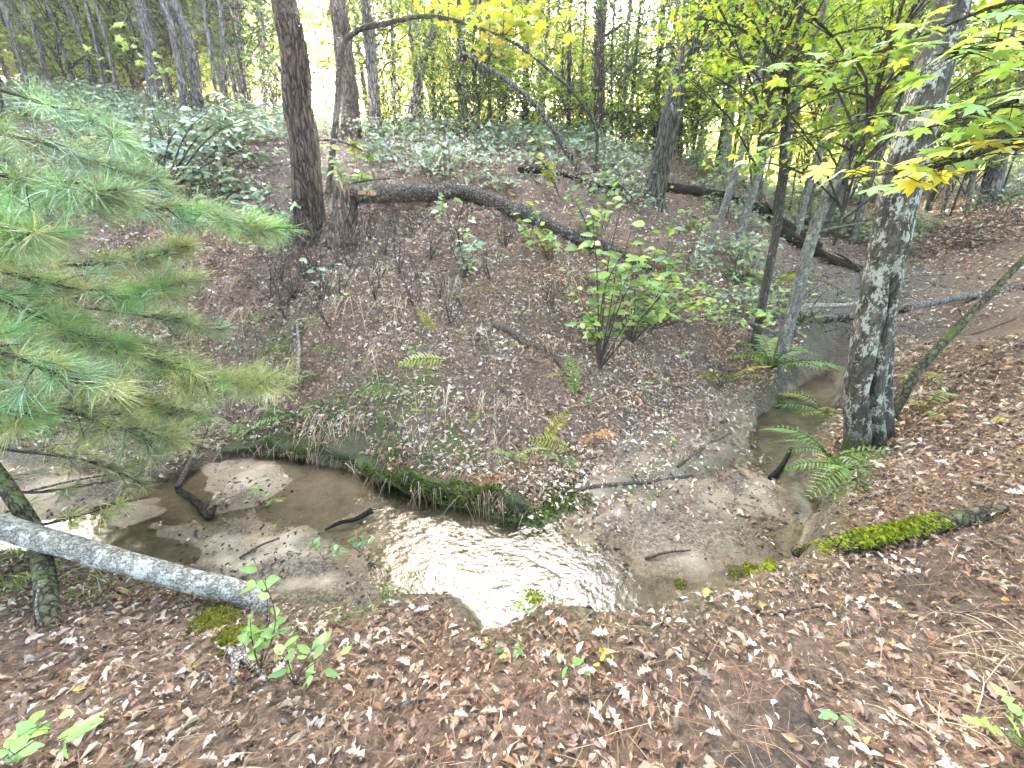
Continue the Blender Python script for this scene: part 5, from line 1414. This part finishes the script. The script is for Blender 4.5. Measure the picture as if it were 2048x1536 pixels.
# limb arching from the reddish trunk with its sprays of yellowing maple leaves
def arching_limb():
    Y = 6.6
    b = hit(655, 400)
    P = [b - np.array([0, 0, .1]), b, atY(672, 240, b[1]), atY(690, 85, b[1] - .1), atY(780, 45, b[1] - .3), atY(860, 33, b[1] - .6), atY(940, 50, b[1] - .8), atY(1015, 78, b[1] - 1.0)]
    root = empty('bowed_maple', b, 'slim maple bowed over beside the stump, hung with yellow-green leaf sprays', 'tree')
    path = catmull(P, 60)
    mb = MB(); mb.add(*tube(path, np.linspace(.055, .012, 60), 10, .1)); mb.obj('trunk', B_DARK, root)
    pal = [(.46, .44, .05), (.36, .42, .05), (.26, .36, .05), (.52, .44, .05)]
    for tp, nl in (((900, 20), 26), ((980, 40), 34), ((1060, 60), 34), ((1130, 85), 26), ((1040, 130), 24), ((960, 100), 22), ((1100, 20), 24), ((1010, 5), 26), ((1090, 165), 16), ((930, 60), 18), ((850, 10), 14)):
        i = min(59, max(30, int(np.argmin(abs(proj(path)[0] - min(tp[0], 1005)) + 200 * (np.arange(60) < 30)))))
        e = atY(tp[0], tp[1], path[i][1] + random.uniform(-.4, .4))
        q = catmull([path[i], .5 * (path[i] + e) + np.array([0, 0, .08]), e], 12)
        mb = MB(); mb.add(*tube(q, np.linspace(.008, .002, 12), 5))
        bo = mb.obj('spray', B_TWIG, root)
        for k in range(nl):
            p = q[random.randint(3, 11)] + np.array([random.gauss(0, .14), random.gauss(0, .14), random.gauss(0, .05)])
            a = random.random() * 6.28
            put_leaf(D_MAPLE, bo, p, (math.cos(a), math.sin(a), random.uniform(-.5, .1)), (random.gauss(0, .35), random.gauss(0, .35), 1), random.uniform(.075, .13), jit(random.choice(pal), .15), 'leaf')
arching_limb()
for lab, pts, nl in [('leaf spray of a slim understorey maple in front of the double oak', [(330, 250), (290, 160), (240, 60), (190, 20)], 50),]:
    b = hit(340, 330)
    plant('maple_sapling', lab, b, [atY(310, 110, b[1] + .3), atY(260, 60, b[1] + .2), atY(215, 30, b[1]), atY(180, 85, b[1])], D_MAPLE, nl, .13, [(.34, .42, .07), (.24, .34, .06)], 'sapling', stem_r=.014, bow=.05, start=.65, twigs=3)

# ------------------------------------------------------------------ floor cover that nobody could count
BR = [(.24, .155, .11), (.16, .098, .07), (.34, .25, .19), (.47, .39, .33), (.09, .053, .04), (.27, .16, .10), (.58, .51, .46), (.5, .35, .09)]
BW = [3, 2.6, 3, 2.0, 1.5, 1.2, 1.2, .06]
def sample_ground(n, x0, x1, y0, y1):
    x = rng.uniform(x0, x1, n); y = rng.uniform(y0, y1, n)
    return x, y
SOIL_SPOTS = [(hit(a, b), q) for a, b, q in [(1530, 1480, 0.16), (1490, 1500, 0.14), (1440, 1340, 0.11), (1330, 1290, 0.11), (1660, 1290, 0.11), (1850, 1170, 0.17), (1385, 660, 0.25), (1600, 1440, .1)]]
LOBE = zpoly([(1110, 1040), (1200, 960), (1350, 870), (1490, 820), (1560, 960), (1540, 1100), (1250, 1100)])
def litter_density(x, y):
    z, d, bar = height(x, y, True)
    den = smooth(-0.02, .16, d)
    lobe = in_poly(x, y, LOBE)
    den = np.where(lobe, np.maximum(.6 * smooth(-.8, .3, d), den * .8), den)
    den = np.maximum(den, .13 * (bar > .5) * (fbm(x * 2.2, y * 2.2 + 5, 3) > .0))
    for p, q in SOIL_SPOTS: den = den * (1 - .75 * np.exp(-((x - p[0]) ** 2 + (y - p[1]) ** 2) / q ** 2))
    return z, d, den
lit = MB()
def litter(n, box, shapes, s0, s1, tilt, lift, dmax=9e9, view=True, pal=BR, w=BW):
    x, y = sample_ground(n, *box)
    z, d, den = litter_density(x, y)
    px, py, dep = proj(np.stack([x, y, z], 1))
    k = (rng.random(n) < den)
    if view: k &= (px > -1300) & (px < 3300) & (dep > .1)
    x, y, z = x[k], y[k], z[k]
    N = gnormal(x, y) + rng.normal(size=(len(x), 3)) * tilt
    which = rng.integers(len(shapes), size=len(x))
    for q, sh in enumerate(shapes):
        m = which == q
        P = np.stack([x[m], y[m], z[m] + rng.uniform(.004, lift, m.sum())], 1)
        c = pick_cols(pal, w, m.sum(), .35)
        a_ = fbm(x[m] * 1.3 + 4, y[m] * 1.3, 3)[:, None]; b_ = fbm(x[m] * .9 + 40, y[m] * .9 + 11, 3)[:, None]
        c = c * 1.12 * (1 + 1.1 * a_) * np.where(b_ > .06, np.array([[.96, .84, .74]]), 1.0)
        scatter(lit, sh, P, N[m], s0 + (s1 - s0) * rng.random(m.sum()) ** 2.2, np.clip(c, .004, .8))
litter(55000, (-5.2, 5.2, .2, 2.7), OAKS_LOW + CURL + CURL + FARLEAF, .012, .052, .55, .025)
litter(90000, (-6.5, 6.5, 2.3, 6.8), CURL[:2] + FARLEAF + FARLEAF, .018, .075, .6, .04, w=[3, 1.6, 4, 3.0, .9, 1, 1.5, .06])
litter(32000, (-13, 14, 6.2, 14), FARLEAF + CURL[:1], .05, .11, .45, .05)
litter(16000, (-26, 28, 13, 28), FARLEAF, .12, .2, .4, .06)
lo = lit.obj('leaf_litter', M_LITTER, smooth_=False)
tag(lo, 'brown fallen oak leaves carpeting the banks and hillside', 'leaf litter', None, 'stuff')

# the largest fallen leaves close by, one object each
x, y = sample_ground(2600, -2.6, 3.0, .62, 2.3)
z, d, den = litter_density(x, y)
px, py, dep = proj(np.stack([x, y, z], 1))
ok = np.where((d > .06) & (px > -20) & (px < 2068) & (py < 1560) & (rng.random(len(x)) < den + .15))[0][:270]
NN = gnormal(x[ok], y[ok]) + rng.normal(size=(len(ok), 3)) * .3
CC = pick_cols(BR, [3, 2, 3, 2.2, 1, 1.5, 1.4, .25], len(ok), .25)
for i, nn, c in zip(ok, NN, CC):
    a = random.random() * 6.28
    put_leaf(D_OAK, ground, np.array([x[i], y[i], z[i] + .028]), (math.cos(a), math.sin(a), random.uniform(-.2, .2)), nn, random.uniform(.04, .08), tuple(c * .85), 'fallen_leaf')

# rusty pine needles and straw on the ground
def needles_floor():
    mb = MB()
    shp = (np.array([(-.5, -.009, 0), (-.5, .009, 0), (0, .010, .05), (0, -.010, .05), (.5, .006, 0), (.5, -.006, 0)], float), np.array([(0, 3, 2, 1), (3, 5, 4, 2)]))
    for n, box, s in ((17000, (-4, 4.5, .35, 2.7), .08), (20000, (-6, 6.5, 2.4, 7), .12), (4000, (2, 7, 1.5, 6), .14)):
        x, y = sample_ground(n, *box); z, d, den = litter_density(x, y)
        k = (d > .08) & (rng.random(n) < .9); x, y, z = x[k], y[k], z[k]
        N = gnormal(x, y) + rng.normal(size=(len(x), 3)) * .25
        scatter(mb, shp, np.stack([x, y, z + rng.uniform(.01, .045, len(x))], 1), N, rng.uniform(.7, 1.5, len(x)) * s,
                pick_cols([(.22, .12, .07), (.30, .19, .11), (.38, .28, .20), (.14, .075, .045)], [3, 2, 1, 2], len(x), .25))
    tag(mb.obj('pine_straw', M_STRAW, smooth_=False), 'rusty pine needles strewn over the brown leaves', 'pine needles', None, 'stuff')
needles_floor()

# dark flecks, bark bits and crumbs on the sand
def crumbs():
    mb = MB()
    x, y = sample_ground(60000, -7, 5, 1.4, 6.5)
    z, d, bar = height(x, y, True)
    patch = smooth(-.06, .12, fbm(x * 1.7 + 12, y * 1.7, 3))
    k = (d < .05) & (z > WL - .02) & (rng.random(len(x)) < .04 + .96 * patch ** 2)
    x, y, z = x[k], y[k], z[k]
    N = gnormal(x, y) + rng.normal(size=(len(x), 3)) * .3
    scatter(mb, FARLEAF[0], np.stack([x, y, z + .004], 1), N, (.005 + .045 * rng.random(len(x)) ** 3.5), pick_cols([(.02, .017, .014), (.05, .038, .028), (.12, .08, .055), (.35, .28, .22), (.55, .48, .42)], [4, 3, 2, .8, .35], len(x), .3))
    tag(mb.obj('bark_crumbs', M_LITTER, smooth_=False), 'dark bark crumbs and leaf scraps strewn on the sand', 'debris', None, 'stuff')
crumbs()

def ribbon(mb, P, w, col):
    P = np.asarray(P); n = len(P)
    T = np.gradient(P, axis=0); s = np.cross(T, rng.normal(size=3)); s /= np.linalg.norm(s, axis=1)[:, None] + 1e-9
    ww = (w * np.linspace(1, .25, n))[:, None]
    V = np.stack([P - s * ww, P + s * ww], 1).reshape(-1, 3)
    i = np.arange(n - 1) * 2
    mb.add(V, np.stack([i, i + 1, i + 3, i + 2], 1), col)
def blades(mb, base, n, L, dirv, spread, cols, w=.0022, droop=.5, sp=.06):
    for k in range(n):
        d = np.asarray(dirv) + rng.normal(size=3) * spread; d /= np.linalg.norm(d)
        l = L * rng.uniform(.5, 1.2); p = np.asarray(base) + rng.normal(size=3) * np.array([sp, sp, .01])
        t = np.linspace(0, 1, 5)[:, None]
        ribbon(mb, p + d * l * t + np.array([0, 0, -1]) * droop * l * t ** 2, w, np.array(cols[rng.integers(len(cols))]) * rng.uniform(.75, 1.25))
def straw():
    mb = MB()
    tan = [(.46, .36, .25), (.36, .26, .17), (.55, .45, .33), (.25, .16, .10)]
    for px_, py_, n, L in ((960, 785, 26, .35), (1020, 800, 30, .42), (1000, 870, 24, .3), (850, 610, 16, .4), (770, 530, 34, .45), (640, 830, 40, .40), (665, 850, 30, .36), (735, 440, 20, .5), (1230, 690, 20, .5), (1210, 560, 14, .4), (690, 600, 22, .45),
                            (800, 600, 26, .45), (900, 560, 20, .4), (840, 850, 24, .3), (1130, 560, 20, .45), (1060, 600, 20, .4), (560, 780, 30, .4), (950, 660, 18, .35), (720, 830, 24, .3), (480, 560, 22, .5), (500, 620, 24, .45), (1100, 680, 16, .35), (880, 780, 20, .35), (760, 700, 18, .35), (1050, 900, 18, .3), (1280, 720, 14, .4), (920, 930, 12, .25)):
        b = hit(px_, py_); b = b + np.array([0, -.04, .05])
        blades(mb, b, n, L, (0, -.9, -.15), .33, tan, .0036, .75, .09)
    for i in range(8, 250, 4):
        blades(mb, LIP[i, 4], 6, random.uniform(.08, .24), (0, -.35, -.6), .4, [(.16, .09, .06), (.24, .15, .10), (.42, .32, .22)], .003, .5, .05)
    for px_ in range(440, 1090, 16):
        yb = np.interp(px_, [430, 560, 640, 740, 800, 860, 1000, 1090], [880, 875, 885, 905, 930, 950, 985, 1010])
        b = hit(px_ + random.uniform(-8, 8), yb - random.uniform(0, 25)) + np.array([0, -.03, .03])
        blades(mb, b, 7, random.uniform(.14, .26), (0, -.6, -.5), .35, [(.16, .09, .06), (.24, .15, .10), (.40, .30, .2)], .0034, .6, .05)
    for px_, py_, n in ((2030, 1400, 26), (2045, 1340, 24), (1990, 1450, 8), (2045, 1300, 16)):
        blades(mb, hit(px_, py_), n, .28, (-.5, .1, .5), .35, tan[:3], .0022, .7, .08)
    x, y = sample_ground(900, -5, 6, 3.2, 7); z, d, den = litter_density(x, y)
    for a, b_, c, e in zip(x, y, z, d):
        if e > .1: blades(mb, (a, b_, c + .01), 3, .22, (0, -.3, .5), .6, tan, .0026, .9, .03)
    tag(mb.obj('dry_grass', M_STRAW, smooth_=False), 'dry tan grass strands hanging down the bank', 'dry grass', None, 'stuff')
    mb = MB()
    gr = [(.16, .24, .06), (.22, .30, .08), (.12, .18, .05)]
    for px_, py_, n, L in ((820, 1175, 45, .22), (870, 1165, 40, .2), (780, 1195, 30, .18), (1690, 990, 34, .26), (1680, 1010, 20, .2), (560, 1065, 30, .14), (1750, 1235, 1, .1), (60, 1170, 60, .25), (200, 1190, 50, .22), (20, 1120, 60, .25), (330, 1170, 30, .2), (720, 1240, 26, .2),
                            (650, 1260, 16, .2), (520, 640, 60, .2), (600, 760, 60, .2), (660, 700, 60, .2), (540, 740, 60, .2), (760, 780, 50, .15), (480, 700, 60, .2), (700, 820, 40, .15), (840, 690, 50, .16), (720, 720, 50, .18), (560, 700, 50, .2), (800, 740, 36, .15), (700, 760, 40, .16), (1010, 620, 16, .1), (640, 640, 40, .2), (980, 700, 20, .12), (1480, 800, 20, .25)):
        blades(mb, hit(px_, py_), n, L, (0, -.2, .9), .45, gr, .0036, .6, .08)
    tag(mb.obj('green_grass', M_LEAF, smooth_=False), 'thin green sedge tufts along the stream edges', 'grass', None, 'stuff')
straw()

# moss cushions
def moss_tufts():
    mb = MB()
    kite = (np.array([(0, 0, 0), (.45, .22, .1), (1, 0, .25), (.45, -.22, .1)], float), np.array([(0, 3, 2, 1)]))
    x, y = sample_ground(90000, -2.9, .7, 2.3, 4.6)
    z, d, bar = height(x, y, True)
    k = (d > -.10) & (z > WL + .01) & (d < .42) & (rng.random(len(x)) < 1.4 * smooth(-.26, .04, fbm(x * 2.3 + 8, y * 2.3, 3)) * np.exp(-((d - .07) / .17) ** 2))
    x, y, z = x[k], y[k], z[k]
    N = gnormal(x, y) + rng.normal(size=(len(x), 3)) * .6
    scatter(mb, kite, np.stack([x, y, z], 1), N, rng.uniform(.015, .04, len(x)), pick_cols([(.045, .07, .014), (.07, .10, .02), (.10, .125, .03), (.03, .045, .012)], [3, 3, 1, 2], len(x), .3))
    A = LIP[10:-10]; n, m = A.shape[:2]
    k = rng.integers(0, n, 16000); j = rng.integers(1, m - 2, 16000); u = rng.random((16000, 1))
    P = A[k, j] * (1 - u) + A[k, j + 1] * u + rng.normal(size=(16000, 3)) * .008
    keep = fbm(P[:, 0] * 2.6 + 8, P[:, 1] * 2.6 + P[:, 2] * 3, 3) > rng.normal(.03, .06, 16000)
    P = P[keep]
    scatter(mb, kite, P, rng.normal(size=(len(P), 3)) * .7 + np.array([0, -.5, .6]), rng.uniform(.012, .036, len(P)), pick_cols([(.05, .075, .015), (.075, .105, .022), (.11, .13, .03), (.035, .045, .012)], [3, 3, 1, 2], len(P), .3))
    def cushion(c, rad, n, pal, zs=.35):
        a = rng.random(n) * 6.28; q = np.sqrt(rng.random(n)) * rad
        x = c[0] + np.cos(a) * q; y = c[1] + np.sin(a) * q
        z = height(x, y) + zs * rad * np.sqrt(np.clip(1 - (q / rad) ** 2, 0, 1))
        N = np.stack([np.cos(a) * q / rad, np.sin(a) * q / rad, np.full(n, .8)], 1) + rng.normal(size=(n, 3)) * .5
        scatter(mb, kite, np.stack([x, y, z], 1), N, rng.uniform(.01, .026, n), pick_cols(pal, np.ones(len(pal)), n, .3))
    YM = [(.24, .28, .03), (.32, .34, .04), (.17, .22, .03)]
    for px_, py_, rd in ((1070, 1200, .10), (1110, 1205, .08), (1040, 1225, .07), (1500, 1140, .05), (1530, 1135, .05), (1540, 1128, .04), (1470, 1150, .04), (1360, 1172, .035), (440, 1240, .11), (470, 1270, .09), (460, 1300, .05), (410, 1250, .07), (1650, 1100, .05)):
        cushion(hit(px_, py_), rd, int(rd * rd * 90000), YM if py_ < 1230 and px_ > 900 else [(.13, .14, .025), (.2, .2, .03)])
    # cap of bright moss on the half-buried log
    for i in range(2, 32):
        wgt = math.exp(-((i - 17) / 9.5) ** 2)
        n = int(260 * wgt * random.uniform(.4, 1.4))
        a = rng.uniform(-1.7, 1.2, n)
        T = mlp[i + 1] - mlp[i]
        s = np.cross(T, [0, 0, 1.0]); s /= np.linalg.norm(s)
        P = mlp[i] + rng.random((n, 1)) * T + (np.sin(a)[:, None] * s + np.cos(a)[:, None] * np.array([0, 0, 1.0])) * mlr[i] * rng.uniform(.9, 1.1 + .4 * random.random(), (n, 1))
        scatter(mb, kite, P, P - mlp[i] + rng.normal(size=(n, 3)) * .02, rng.uniform(.012, .03, n), pick_cols([(.22, .26, .025), (.16, .20, .02), (.30, .31, .04)], [2, 2, 1], n, .3))
    tag(mb.obj('moss', M_MOSS, smooth_=False), 'moss cushions on the cut bank, knobs and half-buried log', 'moss', None, 'stuff')
moss_tufts()

# low huckleberry undergrowth on the hillside
def undergrowth():
    mb = MB(); st = MB()
    hill = [(-300, 200), (250, 190), (560, 235), (700, 262), (1150, 262), (1290, 310), (1285, 430), (1200, 470), (1100, 430), (1000, 395), (720, 365), (640, 420), (560, 480), (420, 470), (250, 470), (-300, 460)]
    rav = [(1380, 330), (2100, 330), (2100, 430), (1900, 440), (1800, 520), (1650, 470), (1500, 470), (1420, 420)]
    mid = [(1230, 430), (1420, 470), (1600, 560), (1580, 690), (1400, 650), (1290, 560)]
    kite = (np.array([(0, 0, 0), (.5, .27, .05), (1, 0, -.1), (.5, -.27, .05)], float), np.array([(0, 3, 2, 1)]))
    Pc = []
    x, y = sample_ground(14000, -18, 20, 5.0, 20)
    z = height(x, y); px, py, dep = proj(np.stack([x, y, z], 1))
    a = in_poly(px, py, hill); b = in_poly(px, py, rav); c = in_poly(px, py, mid)
    dens = np.where(a, .62, 0) + np.where(b, .6, 0) + np.where(c, .5, 0)
    dens = dens * smooth(-.10, .12, fbm(x * .8 + 3, y * .8, 3)) * (sd_poly(x, y, BED) > .3)
    k = rng.random(len(x)) < dens
    n0 = int(k.sum()); C0 = np.stack([x[k], y[k], z[k]], 1); H0 = rng.uniform(.18, .68, n0); rv = b[k]
    own = np.repeat(np.arange(n0), rng.integers(26, 50, n0)); n = len(own)
    e = rng.normal(size=(n, 3)) * np.array([.2, .2, 0]); e[:, 2] = rng.uniform(.2, 1, n) * H0[own]
    cols = np.where(rv[own][:, None], pick_cols([(.16, .22, .06), (.22, .27, .06), (.10, .15, .05)], [1, 1, 1], n, .25), pick_cols([(.12, .19, .07), (.17, .25, .08), (.09, .14, .05), (.25, .29, .07)], [1, 1, 1, 1], n, .3))
    scatter(mb, kite, C0[own] + e, rng.normal(size=(n, 3)) * .5 + np.array([0, -.4, .9]), rng.uniform(.035, .085, n) * rng.choice([.7, 1, 1.5], n0)[own] * (1 + C0[own][:, 1] / 28), cols)
    bl = (np.array([(0, -.006, 0), (0, .006, 0), (1, .004, 0), (1, -.004, 0)], float), np.array([(0, 1, 2, 3)]))
    own = np.repeat(np.arange(n0), 3); D = rng.normal(size=(len(own), 3)) * np.array([.14, .14, 0]); D[:, 2] = H0[own]
    W = C0[own][:, None, :] + np.array([0, 0, 1, 1])[None, :, None] * D[:, None, :] + np.array([-.004, .004, .003, -.003])[None, :, None] * np.array([1.0, 0, 0])
    st.add(W.reshape(-1, 3), (np.arange(len(own)) * 4)[:, None] + np.array([[0, 1, 2, 3]]), (.09, .06, .045))
    o = mb.obj('undergrowth', M_GLOSSY_LEAF, smooth_=False)
    tag(o, 'low huckleberry undergrowth covering the hillside', 'undergrowth', None, 'stuff')
    s = st.obj('undergrowth_stems', M_STRAW, smooth_=False)
    tag(s, 'thin brown stems of the low hillside undergrowth', 'stems', None, 'stuff')
undergrowth()

# bare twiggy shoots on the mound and the brown brush heap on the far slope
def shoots():
    G_T = 'bare twiggy shoots on the mound'
    for px_, py_, h in ((760, 560, .5), (800, 545, .5), (700, 540, .55), (640, 600, .7), (610, 560, .7), (880, 600, .45), (740, 480, .45), (660, 660, .6), (820, 480, .4), (980, 560, .4), (1100, 620, .4), (570, 640, .6), (840, 560, .5), (900, 650, .35), (720, 500, .7), (770, 510, .8), (690, 480, .7), (790, 470, .6), (860, 520, .7), (560, 560, .8), (590, 600, .9), (630, 540, .8), (920, 500, .6), (1010, 500, .5), (750, 600, .6), (680, 590, .8), (540, 600, .7), (830, 620, .5)):
        b = hit(px_, py_)
        mb = MB()
        for k in range(random.randint(3, 6)):
            d = np.array([random.gauss(0, .3), random.gauss(0, .3), 1]) * h * random.uniform(.6, 1.1)
            q = catmull([b, b + d * .5 + rng.normal(size=3) * .03, b + d], 8)
            mb.add(*tube(q, np.linspace(.0065, .002, 8), 4, caps=False))
            for j in range(3):
                i = random.randint(3, 6); d2 = rng.normal(size=3) * .12 + np.array([0, 0, .06]); mb.add(*tube(np.array([q[i], q[i] + d2 * .5, q[i] + d2]), [.0025, .002, .001], 3, caps=False))
        o = mb.obj('bare_shoot', B_TWIG, None, origin=b); tag(o, 'bare brown twiggy shoot sprouting from the leafy mound', 'shoot', G_T)
    c = hit(1960, 480)
    root = empty('brush_heap', c, 'heap of dead brown brush on the slope beyond the grey pole', 'brush')
    mb = MB()
    for k in range(170):
        x = c[0] + random.gauss(0, 1.2); y = c[1] + random.gauss(0, .5); z = h1(x, y) + random.uniform(.05, .7)
        d = np.array([random.gauss(0, .5), random.gauss(0, .4), random.gauss(.1, .25)])
        mb.add(*tube(np.array([[x, y, z], np.array([x, y, z]) + d * .5, np.array([x, y, z]) + d]), [.012, .009, .003], 4, caps=False))
    mb.obj('branchwork', B_STICK, root)['kind'] = 'stuff'
    mb = MB(); n = 1500
    x = c[0] + rng.normal(0, 1.2, n); y = c[1] + rng.normal(0, .55, n); z = height(x, y) + rng.uniform(0, .75, n)
    scatter(mb, FARLEAF[0], np.stack([x, y, z], 1), rng.normal(size=(n, 3)), rng.uniform(.06, .12, n), pick_cols([(.20, .115, .075), (.13, .075, .05), (.3, .19, .13)], [2, 2, 1], n, .3))
    mb.obj('dead_leaves', M_LITTER, root, smooth_=False)['kind'] = 'stuff'
    # tangle of twigs over the ravine bed
    c = hit(1650, 600)
    root = empty('twig_tangle', c, 'tangle of thin dead twigs over the ravine bed', 'twigs')
    mb = MB()
    for k in range(120):
        px_, py_ = random.uniform(1540, 1800), random.uniform(500, 690)
        p = g(px_, py_, random.uniform(.02, .35)); d = np.array([random.gauss(0, .6), random.gauss(0, .35), random.gauss(.05, .2)])
        mb.add(*tube(catmull([p, p + d * .5 + rng.normal(size=3) * .06, p + d], 6), np.linspace(.014, .003, 6), 4, caps=False))
    mb.obj('branchwork', B_GREY, root)['kind'] = 'stuff'
shoots()

# ------------------------------------------------------------------ the sunlit air
def haze():
    V = [(x, y, z) for x in (-230, 230) for y in (-130, 260) for z in (-6, 48)]
    F_ = [(0, 1, 3, 2), (4, 6, 7, 5), (0, 4, 5, 1), (2, 3, 7, 6), (0, 2, 6, 4), (1, 5, 7, 3)]
    m, nt, ns, L = new_mat('air')
    pv = ns.new('ShaderNodeVolumePrincipled'); pv.inputs['Color'].default_value = (.96, .95, .93, 1)
    pv.inputs['Density'].default_value = 0.0026; pv.inputs['Anisotropy'].default_value = 0.7
    o = ns.new('ShaderNodeOutputMaterial'); L.new(pv.outputs[0], o.inputs['Volume'])
    b = MB(); b.add(np.array(V, float), np.array(F_)); h = b.obj('haze', m, smooth_=False)
    tag(h, 'thin sunlit haze filling the wood', 'haze', None, 'stuff')
haze()
